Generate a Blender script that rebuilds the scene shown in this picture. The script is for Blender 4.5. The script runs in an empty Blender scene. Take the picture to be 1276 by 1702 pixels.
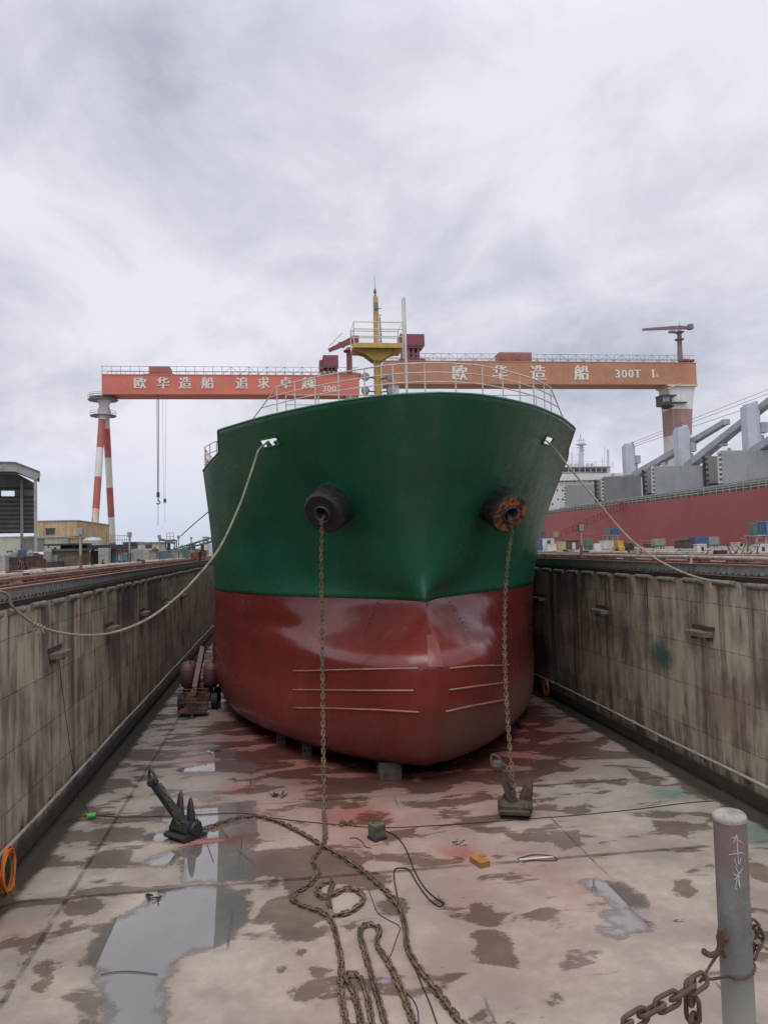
import bpy, bmesh, math, random
import numpy as np
from mathutils import Vector, Matrix
from mathutils.bvhtree import BVHTree
random.seed(7)
RNG = np.random.default_rng(7)
R = math.radians
SC = bpy.context.scene
COL = SC.collection

# ------------------------------------------------------------------ camera, sky, sun, exposure
FPX, CX, CY = 1280.0, 638.0, 851.0            # the photograph is 1276 x 1702
EYE = Vector((0.0, 0.0, 10.0))                # eye height above the dock floor
YAW, PITCH, ROLL = R(7.5), R(2.6), R(1.45)
QZ = 8.95                                     # quay level
WL, WR = -8.9, 17.4                           # dock wall faces
cf = Vector((math.sin(YAW)*math.cos(PITCH), math.cos(YAW)*math.cos(PITCH), math.sin(PITCH)))
r0 = Vector((math.cos(YAW), -math.sin(YAW), 0)); u0 = r0.cross(cf)
cr = r0*math.cos(ROLL) - u0*math.sin(ROLL)
cu = u0*math.cos(ROLL) + r0*math.sin(ROLL)
cam_d = bpy.data.cameras.new('camera'); cam = bpy.data.objects.new('camera', cam_d); COL.objects.link(cam)
m3 = Matrix((cr, cu, -cf)).transposed()
cam.matrix_world = Matrix.Translation(EYE) @ m3.to_4x4()
cam_d.sensor_fit = 'HORIZONTAL'; cam_d.sensor_width = 36.0; cam_d.lens = 36.0*FPX/1276.0
cam_d.clip_start = 0.1; cam_d.clip_end = 9000
SC.camera = cam
SC.view_settings.view_transform = 'Standard'
try: SC.view_settings.look = 'None'
except Exception: pass
SC.view_settings.exposure = 0.42; SC.view_settings.gamma = 1.0
try:
    SC.cycles.max_bounces = 6; SC.cycles.diffuse_bounces = 3; SC.cycles.glossy_bounces = 3
    SC.cycles.use_denoising = True
except Exception: pass

world = bpy.data.worlds.new('World'); SC.world = world; world.use_nodes = True
SUN_EL, SUN_AZ = R(68), R(200)                # high, behind the camera, veiled by cloud
def build_sky():
    nt = world.node_tree; nt.nodes.clear(); L = nt.links.new
    def nd(t, **k):
        n = nt.nodes.new(t)
        for a, b in k.items(): setattr(n, a, b)
        return n
    def mth(op, a, b=None, clamp=False):
        n = nd('ShaderNodeMath', operation=op, use_clamp=clamp)
        for i, v in enumerate((a, b)):
            if v is None: continue
            if hasattr(v, 'is_linked'): L(v, n.inputs[i])
            else: n.inputs[i].default_value = v
        return n.outputs[0]
    def mixc(f, a, b, blend='MIX'):
        n = nd('ShaderNodeMix', data_type='RGBA', blend_type=blend)
        for s, v in ((n.inputs[0], f), (n.inputs[6], a), (n.inputs[7], b)):
            if hasattr(v, 'is_linked'): L(v, s)
            else: s.default_value = v if not isinstance(v, tuple) else (*v, 1)
        return n.outputs[2]
    sky = nd('ShaderNodeTexSky', sky_type='NISHITA'); sky.sun_disc = False
    sky.sun_elevation = SUN_EL; sky.sun_rotation = SUN_AZ
    sky.air_density = 1.2; sky.dust_density = 3.0
    bg1 = nd('ShaderNodeBackground'); L(sky.outputs[0], bg1.inputs[0]); bg1.inputs[1].default_value = 0.06
    tc = nd('ShaderNodeTexCoord'); sep = nd('ShaderNodeSeparateXYZ'); L(tc.outputs['Generated'], sep.inputs[0])
    x, y, z = sep.outputs
    zz = mth('ADD', mth('MAXIMUM', z, 0.0), 0.42)
    cmb = nd('ShaderNodeCombineXYZ'); L(mth('DIVIDE', x, zz), cmb.inputs[0]); L(mth('DIVIDE', y, zz), cmb.inputs[1])
    def noise(scale, detail, rough, dist, off):
        mp = nd('ShaderNodeMapping'); L(cmb.outputs[0], mp.inputs[0]); mp.inputs['Location'].default_value = off
        mp.inputs['Rotation'].default_value = (0, 0, R(24)); mp.inputs['Scale'].default_value = (1.0, 0.85, 1)
        n = nd('ShaderNodeTexNoise'); L(mp.outputs[0], n.inputs['Vector'])
        n.inputs['Scale'].default_value = scale; n.inputs['Detail'].default_value = detail
        n.inputs['Roughness'].default_value = rough; n.inputs['Distortion'].default_value = dist
        return n.outputs['Fac']
    n1 = noise(1.5, 9, 0.52, 0.5, (3.1, 1.7, 0)); n2 = noise(4.5, 9, 0.6, 0.5, (8.0, 2.0, 0))
    f = mth('ADD', mth('MULTIPLY', n1, 0.66), mth('MULTIPLY', n2, 0.34))
    rp = nd('ShaderNodeValToRGB'); L(f, rp.inputs[0])
    e = rp.color_ramp.elements
    e[0].position = 0.375; e[0].color = SKY_DARK; e[1].position = 0.56; e[1].color = SKY_LIGHT
    c = rp.outputs[0]
    # bluish thin band low over the horizon
    low = nd('ShaderNodeMapRange'); L(z, low.inputs[0]); low.inputs[1].default_value = 0.0; low.inputs[2].default_value = 0.17
    low.inputs[3].default_value = 1.0; low.inputs[4].default_value = 0.0; low.interpolation_type = 'SMOOTHSTEP'
    lowf = mth('MULTIPLY', low.outputs[0], mth('ADD', 0.75, mth('MULTIPLY', x, -0.6)), True)
    c = mixc(lowf, c, SKY_LOW)
    # the cloud deck is brighter overhead and behind the camera, where the veiled sun stands
    up = nd('ShaderNodeMapRange'); L(z, up.inputs[0]); up.inputs[1].default_value = 0.55; up.inputs[2].default_value = 0.95
    up.inputs[3].default_value = 1.0; up.inputs[4].default_value = SKY_TOP
    bk = nd('ShaderNodeMapRange'); L(y, bk.inputs[0]); bk.inputs[1].default_value = 0.2; bk.inputs[2].default_value = -0.7
    bk.inputs[3].default_value = 1.0; bk.inputs[4].default_value = 1.25
    k = mth('MULTIPLY', up.outputs[0], bk.outputs[0])
    bg2 = nd('ShaderNodeBackground'); L(c, bg2.inputs[0]); L(k, bg2.inputs[1])
    ms = nd('ShaderNodeMixShader'); ms.inputs[0].default_value = 0.93
    L(bg1.outputs[0], ms.inputs[1]); L(bg2.outputs[0], ms.inputs[2])
    out = nd('ShaderNodeOutputWorld'); L(ms.outputs[0], out.inputs[0])
SKY_DARK = (0.365, 0.38, 0.455, 1); SKY_LIGHT = (0.645, 0.645, 0.71, 1); SKY_LOW = (0.49, 0.54, 0.65); SKY_TOP = 2.1
build_sky()
sl = bpy.data.lights.new('sun', 'SUN'); sl.energy = 0.9; sl.angle = R(35); sl.color = (1.0, 0.97, 0.93)
sun = bpy.data.objects.new('sun', sl); COL.objects.link(sun)
sun.rotation_euler = (math.pi/2 - SUN_EL, 0, math.pi - SUN_AZ)

# ------------------------------------------------------------------ geometry helpers
def ray(px, py):
    return cf + cr*((px-CX)/FPX) - cu*((py-CY)/FPX)
def pt(px, py, X=None, Y=None, Z=None, D=None):
    d = ray(px, py)
    if D is not None: t = D
    elif Y is not None: t = (Y-EYE.y)/d.y
    elif X is not None: t = (X-EYE.x)/d.x
    else: t = (Z-EYE.z)/d.z
    return EYE + d*t
def hor(px):                                   # image row of the horizon in column px
    lo, hi = 700., 1100.
    for _ in range(40):
        m = (lo+hi)/2
        if ray(px, m).z > 0: lo = m
        else: hi = m
    return lo
def qp(px, D, z=QZ):                           # ground point in column px at camera depth D
    p = pt(px, hor(px), D=D); return Vector((p.x, p.y, z))

def tag(o, label=None, cat=None, group=None, kind=None):
    if label: o['label'] = label
    if cat: o['category'] = cat
    if group: o['group'] = group
    if kind: o['kind'] = kind
    return o
def thing(name, label, cat, loc=(0, 0, 0), rz=0.0, group=None):
    o = bpy.data.objects.new(name, None); COL.objects.link(o); o.empty_display_size = 0.2
    o.location = loc; o.rotation_euler = (0, 0, rz)
    return tag(o, label, cat, group)
def copy_tree(o, parent=None):
    c = o.copy(); COL.objects.link(c)
    if parent is not None: c.parent = parent
    for ch in list(o.children): copy_tree(ch, c)
    return c
def root_loc(o):
    while o.parent: o = o.parent
    return Vector(o.location)

class MB:
    """collects boxes, bars, tubes ... and links them as ONE mesh object"""
    def __init__(s): s.v = []; s.f = []; s.m = []
    def add(s, vs, fs, mi=0):
        b = len(s.v); s.v += [tuple(v) for v in vs]
        for f in fs: s.f.append(tuple(i+b for i in f)); s.m.append(mi)
        return s
    def box(s, c, size, M=None, mi=0, taper=1.0):
        hx, hy, hz = size[0]/2, size[1]/2, size[2]/2
        vs = []
        for k in (-1, 1):
            t = 1.0 if k < 0 else taper
            for (i, j) in ((-1, -1), (1, -1), (1, 1), (-1, 1)):
                p = Vector((i*hx*t, j*hy*t, k*hz))
                vs.append((M @ p if M else p) + Vector(c))
        return s.add(vs, [(3, 2, 1, 0), (4, 5, 6, 7), (0, 1, 5, 4), (1, 2, 6, 5), (2, 3, 7, 6), (3, 0, 4, 7)], mi)
    def bbox(s, c, size, b=0.02, M=None, mi=0):       # box with bevelled vertical and top edges
        bm = bmesh.new(); bmesh.ops.create_cube(bm, size=1.0)
        for v in bm.verts: v.co = Vector((v.co.x*size[0], v.co.y*size[1], v.co.z*size[2]))
        bmesh.ops.bevel(bm, geom=list(bm.edges), offset=b, segments=2, affect='EDGES', profile=0.6)
        bm.verts.ensure_lookup_table()
        vs = [(M @ v.co if M else v.co) + Vector(c) for v in bm.verts]
        fs = [tuple(v.index for v in f.verts) for f in bm.faces]
        bm.free(); return s.add(vs, fs, mi)
    def frame(s, p0, p1, up=Vector((0, 0, 1))):
        p0, p1 = Vector(p0), Vector(p1); t = (p1-p0).normalized()
        a = t.cross(up)
        if a.length < 1e-4: a = t.cross(Vector((0, 1, 0)))
        a.normalize(); b = a.cross(t)
        return p0, p1, t, a, b
    def bar(s, p0, p1, w, h, mi=0, w1=None, h1=None, up=Vector((0, 0, 1))):
        p0, p1, t, a, b = s.frame(p0, p1, up)
        w1 = w if w1 is None else w1; h1 = h if h1 is None else h1
        vs = []
        for p, ww, hh in ((p0, w, h), (p1, w1, h1)):
            for i, j in ((-1, -1), (1, -1), (1, 1), (-1, 1)): vs.append(p + a*(i*ww/2) + b*(j*hh/2))
        return s.add(vs, [(0, 1, 2, 3), (7, 6, 5, 4), (4, 5, 1, 0), (5, 6, 2, 1), (6, 7, 3, 2), (7, 4, 0, 3)], mi)
    def tube(s, pts, r, n=8, mi=0, closed=False, r1=None):
        pts = [Vector(p) for p in pts]; m = len(pts)
        rr = [r]*m if not isinstance(r, (list, tuple)) else list(r)
        if r1 is not None: rr = [r + (r1-r)*i/(m-1) for i in range(m)]
        ref = None; rings = []
        for i in range(m):
            if closed: t = pts[(i+1) % m]-pts[(i-1) % m]
            else: t = pts[min(i+1, m-1)]-pts[max(i-1, 0)]
            if t.length < 1e-9: t = Vector((0, 0, 1))
            t.normalize()
            if ref is None:
                ref = t.cross(Vector((0, 0, 1)))
                if ref.length < 1e-3: ref = t.cross(Vector((0, 1, 0)))
            ref = ref - t*ref.dot(t)
            if ref.length < 1e-6: ref = t.orthogonal()
            ref.normalize(); b = t.cross(ref)
            rings.append([pts[i] + (ref*math.cos(2*math.pi*k/n) + b*math.sin(2*math.pi*k/n))*rr[i] for k in range(n)])
        vs = [v for q in rings for v in q]; fs = []
        for i in range(m if closed else m-1):
            j = (i+1) % m
            for k in range(n):
                l = (k+1) % n; fs.append((i*n+k, i*n+l, j*n+l, j*n+k))
        if not closed:
            fs.append(tuple(range(n-1, -1, -1))); fs.append(tuple((m-1)*n+k for k in range(n)))
        return s.add(vs, fs, mi)
    def lathe(s, prof, o=(0, 0, 0), axis=(0, 0, 1), n=24, mi=0, cap=True):
        o = Vector(o); t = Vector(axis).normalized(); a = t.orthogonal().normalized(); b = t.cross(a)
        vs = []; fs = []; m = len(prof)
        for r, h in prof:
            for k in range(n):
                w = 2*math.pi*k/n; vs.append(o + t*h + (a*math.cos(w)+b*math.sin(w))*r)
        for i in range(m-1):
            for k in range(n):
                l = (k+1) % n; fs.append((i*n+k, i*n+l, (i+1)*n+l, (i+1)*n+k))
        if cap:
            fs.append(tuple(range(n-1, -1, -1))); fs.append(tuple((m-1)*n+k for k in range(n)))
        return s.add(vs, fs, mi)
    def prism(s, outline, p0, ax, ay, depth, mi=0):   # outline (u,v) in the plane ax,ay at p0, extruded by depth
        p0, ax, ay, d = Vector(p0), Vector(ax), Vector(ay), Vector(depth); n = len(outline)
        vs = [p0+ax*u+ay*v for u, v in outline] + [p0+ax*u+ay*v+d for u, v in outline]
        fs = [tuple(range(n)), tuple(range(2*n-1, n-1, -1))]
        fs += [(i, i+n, (i+1) % n+n, (i+1) % n) for i in range(n)]
        return s.add(vs, fs, mi)
    def build(s, name, mats, parent=None, smooth=False, local=False, origin=None, angle=40):
        me = bpy.data.meshes.new(name)
        if parent is not None: off = Vector((0, 0, 0)) if local else root_loc(parent)
        elif origin is not None: off = Vector(origin)
        else:
            a = np.array(s.v); off = Vector(((a[:, 0].min()+a[:, 0].max())/2, (a[:, 1].min()+a[:, 1].max())/2, a[:, 2].min()))
        me.from_pydata([(v[0]-off.x, v[1]-off.y, v[2]-off.z) for v in s.v], [], s.f)
        if not isinstance(mats, (list, tuple)): mats = [mats]
        for m in mats: me.materials.append(m)
        if len(mats) > 1: me.polygons.foreach_set('material_index', s.m)
        bm = bmesh.new(); bm.from_mesh(me); bmesh.ops.recalc_face_normals(bm, faces=bm.faces); bm.to_mesh(me); bm.free()
        if smooth:
            me.polygons.foreach_set('use_smooth', [True]*len(me.polygons))
            try: me.set_sharp_from_angle(angle=R(angle))
            except Exception: pass
        me.update()
        o = bpy.data.objects.new(name, me); COL.objects.link(o)
        if parent is not None: o.parent = parent
        else: o.location = off
        return o

def resample(pts, step):
    pts = [Vector(p) for p in pts]; out = [pts[0].copy()]; carry = 0.0
    for a, b in zip(pts, pts[1:]):
        L = (b-a).length
        if L < 1e-9: continue
        t = step-carry
        while t <= L: out.append(a+(b-a)*(t/L)); t += step
        carry = L-(t-step)
    return out
def smooth_path(pts, k=8):                      # Catmull-Rom
    pts = [Vector(p) for p in pts]; P = [pts[0]*2-pts[1]] + pts + [pts[-1]*2-pts[-2]]; out = []
    for i in range(1, len(P)-2):
        for j in range(k):
            t = j/k
            out.append(0.5*((2*P[i]) + (P[i+1]-P[i-1])*t + (2*P[i-1]-5*P[i]+4*P[i+1]-P[i+2])*t*t + (3*P[i]-P[i-1]-3*P[i+1]+P[i+2])*t**3))
    out.append(pts[-1]); return out
def add_rope(mb, pts, r, strands=3, n=6, pitch=None, step=None):
    step = step or r*0.9; pitch = pitch or r*7
    p = resample(pts, step); ref = Vector((0, 0, 1)); ps = [[] for _ in range(strands)]
    for i in range(len(p)):
        t = (p[min(i+1, len(p)-1)]-p[max(i-1, 0)]).normalized()
        ref = ref-t*ref.dot(t)
        if ref.length < 1e-4: ref = t.orthogonal()
        ref.normalize(); b = t.cross(ref)
        for k in range(strands):
            w = 2*math.pi*(i*step/pitch + k/strands)
            ps[k].append(p[i] + (ref*math.cos(w)+b*math.sin(w))*r*0.5)
    for q in ps: mb.tube(q, r*0.56, n)
    return mb
def link_mesh(d, n=10, m=6):                    # stud link of bar diameter d, long axis x
    a, w = 1.7*d, 1.3*d; loop = []
    for k in range(n):
        th = -math.pi/2 + math.pi*k/(n-1); loop.append((a-0.0*d+math.cos(th)*w, math.sin(th)*w))
    loop += [(-x, -y) for x, y in loop]
    return [Vector((x, y, 0)) for x, y in loop]
def add_chain(mb, pts, d, roll0=0.0, jitter=0.25, stud=False, n=5, m=6):
    pitch = 4.0*d; p = resample(pts, pitch); L = link_mesh(d, n)
    ref = Vector((0, 0, 1))
    for i in range(len(p)-1):
        c = (p[i]+p[i+1])/2; t = (p[i+1]-p[i])
        if t.length < 1e-6: continue
        t.normalize(); ref = ref-t*ref.dot(t)
        if ref.length < 1e-3: ref = t.orthogonal()
        ref.normalize(); b = t.cross(ref)
        w = roll0 + (math.pi/2)*(i % 2) + random.uniform(-jitter, jitter)
        yv = ref*math.cos(w)+b*math.sin(w)
        mb.tube([c+t*v.x+yv*v.y for v in L], d*0.5, m, closed=True)
        if stud: mb.tube([c-yv*1.0*d, c+yv*1.0*d], d*0.36, 5)
    return mb
# ------------------------------------------------------------------ materials
class G:
    def __init__(s, name):
        s.mat = bpy.data.materials.new(name); s.mat.use_nodes = True; s.nt = s.mat.node_tree
        s.b = s.nt.nodes['Principled BSDF']; s.tc = s.nt.nodes.new('ShaderNodeTexCoord'); s.obj = s.tc.outputs['Object']
    def n(s, t, **k):
        n = s.nt.nodes.new(t)
        for a, b in k.items(): setattr(n, a, b)
        return n
    def put(s, sock, v):
        if hasattr(v, 'is_linked'): s.nt.links.new(v, sock)
        elif isinstance(v, tuple) and len(v) == 3 and sock.type == 'RGBA': sock.default_value = (*v, 1)
        else: sock.default_value = v
    def map(s, scale=(1, 1, 1), loc=(0, 0, 0), rot=(0, 0, 0), vec=None):
        n = s.n('ShaderNodeMapping'); s.put(n.inputs[0], vec or s.obj); n.inputs['Scale'].default_value = scale
        n.inputs['Location'].default_value = loc; n.inputs['Rotation'].default_value = rot; return n.outputs[0]
    def noise(s, scale, detail=4, rough=0.55, vec=None, dist=0.0):
        n = s.n('ShaderNodeTexNoise'); s.put(n.inputs['Vector'], vec or s.obj)
        for k, v in (('Scale', scale), ('Detail', detail), ('Roughness', rough), ('Distortion', dist)): n.inputs[k].default_value = v
        return n.outputs['Fac']
    def math(s, op, a, b=None, clamp=False):
        n = s.n('ShaderNodeMath', operation=op, use_clamp=clamp); s.put(n.inputs[0], a)
        if b is not None: s.put(n.inputs[1], b)
        return n.outputs[0]
    def mr(s, v, a, b, c=0.0, d=1.0, smooth=True):
        n = s.n('ShaderNodeMapRange'); n.interpolation_type = 'SMOOTHSTEP' if smooth else 'LINEAR'
        s.put(n.inputs[0], v)
        for i, x in enumerate((a, b, c, d)): n.inputs[i+1].default_value = x
        return n.outputs[0]
    def mix(s, f, a, b, blend='MIX'):
        n = s.n('ShaderNodeMix', data_type='RGBA', blend_type=blend)
        s.put(n.inputs[0], f); s.put(n.inputs[6], a); s.put(n.inputs[7], b); return n.outputs[2]
    def grey(s, v):
        n = s.n('ShaderNodeCombineColor')
        for i in range(3): s.put(n.inputs[i], v)
        return n.outputs[0]
    def attr(s, name):
        n = s.n('ShaderNodeAttribute'); n.attribute_name = name; return n.outputs['Fac']
    def sep(s, v=None):
        n = s.n('ShaderNodeSeparateXYZ'); s.put(n.inputs[0], v or s.obj); return n.outputs
    def cmb(s, x, y, z=0.0):
        n = s.n('ShaderNodeCombineXYZ'); s.put(n.inputs[0], x); s.put(n.inputs[1], y); s.put(n.inputs[2], z); return n.outputs[0]
    def bump(s, h, strength=0.3, dist=0.02, normal=None):
        n = s.n('ShaderNodeBump'); s.put(n.inputs['Strength'], strength); n.inputs['Distance'].default_value = dist
        s.put(n.inputs['Height'], h)
        if normal is not None: s.put(n.inputs['Normal'], normal)
        return n.outputs[0]
    def out(s, col=None, rough=None, metal=None, normal=None, spec=None, ior=None):
        for k, v in (('Base Color', col), ('Roughness', rough), ('Metallic', metal), ('Normal', normal), ('Specular IOR Level', spec), ('IOR', ior)):
            if v is not None: s.put(s.b.inputs[k], v)
        return s.mat

_pc = {}
def paint(name, col, rough=0.55, var=0.3, scale=1.5, rust=0.0, rustcol=(0.11, 0.05, 0.028), bump=0.15, metal=0.0, dirt=0.25, wscale=None):
    """weathered paint / metal / plaster: two tones, vertical dirt streaks, rust spots, fine bump"""
    if name in _pc: return _pc[name]
    g = G(name)
    a = g.noise(scale, 5, 0.6); b = g.noise(scale*9, 3, 0.6)
    f = g.math('ADD', g.math('MULTIPLY', a, 0.7), g.math('MULTIPLY', b, 0.3))
    lo = tuple(c*(1-var) for c in col); hi = tuple(min(1, c*(1+var*0.7)) for c in col)
    c = g.mix(g.mr(f, 0.3, 0.7), lo, hi)
    st = g.noise(scale*2.5, 4, 0.6, vec=g.map((1.0, 1.0, 0.09)))
    if dirt: c = g.mix(g.math('MULTIPLY', g.mr(st, 0.5, 0.72), dirt), c, tuple(x*0.35+0.012 for x in col))
    rr = g.mr(b, 0.3, 0.7, rough-0.08, min(1, rough+0.1))
    if rust:
        k = g.math('ADD', g.math('MULTIPLY', g.noise(scale*2.2, 7, 0.68), 0.65), g.math('MULTIPLY', st, 0.35))
        t = 0.74-0.42*rust
        m = g.mr(k, t-0.03, t+0.05)
        rc = g.mix(g.mr(b, 0.35, 0.65), rustcol, tuple(min(1, x*2.1) for x in rustcol))
        c = g.mix(m, c, rc); rr = g.math('MAXIMUM', rr, g.math('MULTIPLY', m, 0.85))
    nrm = g.bump(f, bump, 0.02)
    _pc[name] = g.out(c, rr, metal, nrm)
    return _pc[name]

M_steel = paint('grey_steel', (0.16, 0.165, 0.17), 0.5, rust=0.25)
M_dark = paint('dark_steel', (0.035, 0.036, 0.04), 0.5, rust=0.15)
M_black = paint('black_rubber', (0.018, 0.018, 0.02), 0.75)
M_white = paint('white_paint', (0.56, 0.55, 0.52), 0.55, var=0.2, rust=0.2, dirt=.35)
M_offwhite = paint('offwhite_plaster', (0.50, 0.48, 0.42), 0.8, var=0.2, dirt=0.4)
M_conc = paint('concrete', (0.27, 0.255, 0.225), 0.85, var=0.35, dirt=0.5, bump=0.3)
M_rust = paint('rusty_iron', (0.10, 0.052, 0.034), 0.8, var=0.5, scale=4, bump=0.4)
M_rustred = paint('rust_red_paint', (0.17, 0.055, 0.045), 0.7, var=0.4, rust=0.4)
M_blue = paint('blue_paint', (0.05, 0.095, 0.21), 0.6, rust=0.3, dirt=.4)
M_green = paint('green_paint', (0.05, 0.13, 0.09), 0.5, rust=0.2)
M_teal = paint('teal_paint', (0.11, 0.20, 0.24), 0.6, rust=0.3, dirt=.4)
M_yellow = paint('yellow_paint', (0.52, 0.31, 0.04), 0.55, rust=0.25)
M_cream = paint('cream_cladding', (0.50, 0.38, 0.20), 0.65, var=0.25, scale=0.6, rust=0.1, dirt=0.5)
M_glass = paint('dark_glass', (0.03, 0.035, 0.045), 0.12, var=0.2, dirt=0)
M_pipe = paint('pale_pipe', (0.36, 0.31, 0.26), 0.7, var=0.35, rust=0.45)
M_chain = paint('chain_steel', (0.135, 0.09, 0.052), 0.75, var=0.6, scale=2.5, rust=0.35, rustcol=(0.10, 0.05, 0.02), bump=0.4, dirt=0.2)
M_chain_dark = paint('dark_chain_steel', (0.085, 0.072, 0.055), 0.65, var=0.5, scale=3, rust=0.45, bump=0.4)
M_rope = paint('hemp_rope', (0.27, 0.235, 0.175), 0.9, var=0.35, scale=3, dirt=0.3)
M_orange = paint('orange_hose', (0.75, 0.22, 0.03), 0.45, var=0.15, dirt=0.1)
M_lettering = paint('letter_white', (0.66, 0.62, 0.55), 0.6, var=0.12, dirt=0.25)
# ------------------------------------------------------------------ the dock floor
def sdf_poly(P, poly):
    """signed distance (positive inside) of points P (n,2) to a polygon"""
    poly = np.asarray(poly, float); n = len(poly); d = np.full(len(P), 1e9); ins = np.zeros(len(P), bool)
    for i in range(n):
        a, b = poly[i], poly[(i+1) % n]; e = b-a; w = P-a
        t = np.clip((w@e)/max(e@e, 1e-9), 0, 1); q = w-t[:, None]*e
        d = np.minimum(d, (q*q).sum(1))
        c = (a[1] > P[:, 1]) != (b[1] > P[:, 1])
        with np.errstate(divide='ignore', invalid='ignore'):
            xi = (b[0]-a[0])*(P[:, 1]-a[1])/(b[1]-a[1])+a[0]
        ins ^= c & (P[:, 0] < xi)
    d = np.sqrt(d); return np.where(ins, d, -d)
def c3(*p): return [(x/3.038, 1200+y/3.038) for x, y in p]
def c4(*p): return [(380+x/2.9, 1300+y/2.9) for x, y in p]
def c5(*p): return [(780+x/2.573, 1230+y/2.573) for x, y in p]
PUDDLES = [
 c3((1085, 825), (1240, 870), (1240, 1010), (1150, 1120), (1080, 1140), (1000, 1160), (930, 1190), (880, 1230), (845, 1290), (835, 1400), (850, 1600), (540, 1600), (525, 1450), (500, 1350), (490, 1260), (425, 1215), (470, 1120), (520, 1030), (650, 965), (720, 930), (850, 860), (980, 830)),
 c3((775, 430), (1000, 425), (1280, 400), (1290, 560), (1130, 590), (1020, 590), (900, 615), (715, 600), (730, 565), (850, 555), (870, 520), (770, 480)),
 c3((920, 640), (1100, 610), (1280, 650), (1280, 800), (915, 812)), c3((760, 685), (860, 655), (925, 660), (850, 735), (740, 728)),
 c3((865, 240), (990, 225), (1120, 195), (1300, 210), (1280, 250), (1100, 248), (920, 255)), c3((1020, 140), (1110, 145), (1200, 140), (1180, 185), (1100, 185), (1060, 160)),
 c5((470, 605), (530, 595), (640, 612), (700, 640), (757, 690), (750, 722), (640, 722), (560, 672), (510, 630)),
 c5((570, 735), (690, 728), (770, 790), (762, 822), (690, 822), (590, 782)), c5((552, 808), (640, 800), (684, 822), (622, 846), (570, 832)),
]
DAMPS = [
 c4((-30, 370), (110, 335), (400, 310), (600, 340), (680, 370), (620, 420), (780, 455), (770, 490), (680, 512), (560, 500), (430, 485), (485, 600), (490, 660), (430, 682), (430, 720), (350, 756), (260, 775), (233, 742), (222, 680), (110, 690), (200, 560), (295, 540), (260, 492), (250, 455), (-30, 480)),
 c4((705, 592), (770, 558), (850, 568), (888, 610), (820, 642), (740, 642)), c4((385, 912), (430, 888), (480, 905), (470, 940), (420, 947)),
 c4((288, 1012), (370, 965), (430, 948), (522, 1000), (440, 1032), (390, 1060), (300, 1047)), c4((555, 690), (622, 680), (627, 710), (580, 712)),
 c4((305, 815), (330, 800), (357, 820), (330, 835)), c4((650, 950), (705, 943), (702, 988), (660, 992)), c4((-20, 540), (90, 515), (112, 600), (62, 695), (-20, 750)),
 c4((0, 200), (120, 200), (145, 250), (130, 300), (80, 330), (-20, 340)), c4((240, 905), (270, 900), (268, 918), (245, 916)),
 c3((320, 905), (500, 895), (552, 922), (440, 985), (330, 972)), c3((370, 575), (560, 528), (738, 540), (722, 590), (640, 612), (440, 602)),
 c3((170, 1222), (250, 1198), (295, 1250), (230, 1292), (180, 1262)), c3((155, 1332), (240, 1300), (224, 1362), (160, 1352)), c3((308, 1030), (372, 1000), (362, 1062)),
 c3((430, 690), (560, 640), (665, 650), (660, 722), (500, 740), (400, 735)), c3((300, 560), (420, 540), (440, 600), (300, 620)), c3((90, 1130), (200, 1060), (270, 950), (210, 1110), (120, 1170)), c3((0, 1400), (60, 1300), (105, 1220), (60, 1330), (20, 1420)),
 c5((0, 700), (80, 705), (135, 762), (122, 792), (40, 792), (-10, 770)), c5((20, 818), (110, 815), (180, 850), (202, 972), (100, 962), (30, 942)),
 c5((868, 602), (930, 598), (977, 640), (962, 672), (882, 662)), c5((660, 120), (760, 140), (842, 170), (800, 197), (740, 187), (700, 150)),
 c5((780, 342), (1000, 362), (990, 388), (800, 388)), c5((330, 390), (460, 388), (492, 450), (400, 472), (350, 440)), c5((880, 150), (1010, 190), (1120, 240), (1000, 260), (900, 200)),
 c5((1190, 500), (1276, 540), (1276, 610), (1190, 590)), c5((260, 60), (480, 40), (740, 55), (900, 110), (640, 70), (420, 75)), c5((150, 400), (330, 390), (380, 440), (180, 430)), c5((1200, 900), (1276, 910), (1276, 960), (1210, 945)),
 c3((430, 300), (640, 285), (700, 330), (480, 330)), c3((330, 450), (480, 420), (520, 460), (340, 470)),
]
REDS = [((1100, 600), 1.2, 1.0, 3), ((980, 620), .5, .9, 3), ((1230, 340), 1.0, .9, 3), ((1180, 200), 2.2, .6, 3), ((420, 60), 2.0, .7, 4), ((620, 160), 2.2, .95, 4), ((760, 200), 2.2, .7, 4), ((1120, 340), 1.4, .9, 4), ((20, 260), 1.0, .9, 4), ((700, 430), 1.6, .5, 4),
        ((20, 640), 2.0, .45, 5), ((420, 660), 1.7, .42, 5), ((60, 300), 2.2, .6, 5), ((0, 520), 1.8, .6, 5), ((250, 480), 1.8, .35, 5), ((50, 170), 3.0, .6, 5), ((100, 1060), .9, .35, 3), ((480, 560), 1.5, .3, 5), ((170, 150), 2.0, .45, 5), ((850, 20), 2.6, .5, 4), ((1150, 60), 2.6, .6, 4)]
REDS += [((700, 900), 3.0, .30, 4), ((150, 880), 3.0, .32, 5), ((330, 740), 2.6, .30, 5), ((640, 240), 3.6, .62, 4), ((980, 180), 3.0, .6, 4), ((300, 120), 3.0, .55, 4), ((90, 260), 3.0, .55, 5), ((280, 560), 2.6, .42, 5)]
GREENS = [((380, 235), 1.5, .7, 5), ((520, 260), 1.2, .6, 5), ((860, 230), 1.8, .8, 5), ((1230, 400), 1.6, 1.0, 5), ((830, 290), 1.8, .6, 5), ((1150, 330), 1.5, .5, 5), ((660, 480), .6, .3, 3), ((560, 700), 1.2, .35, 3), ((480, 340), 3, .25, 3)]
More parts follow.
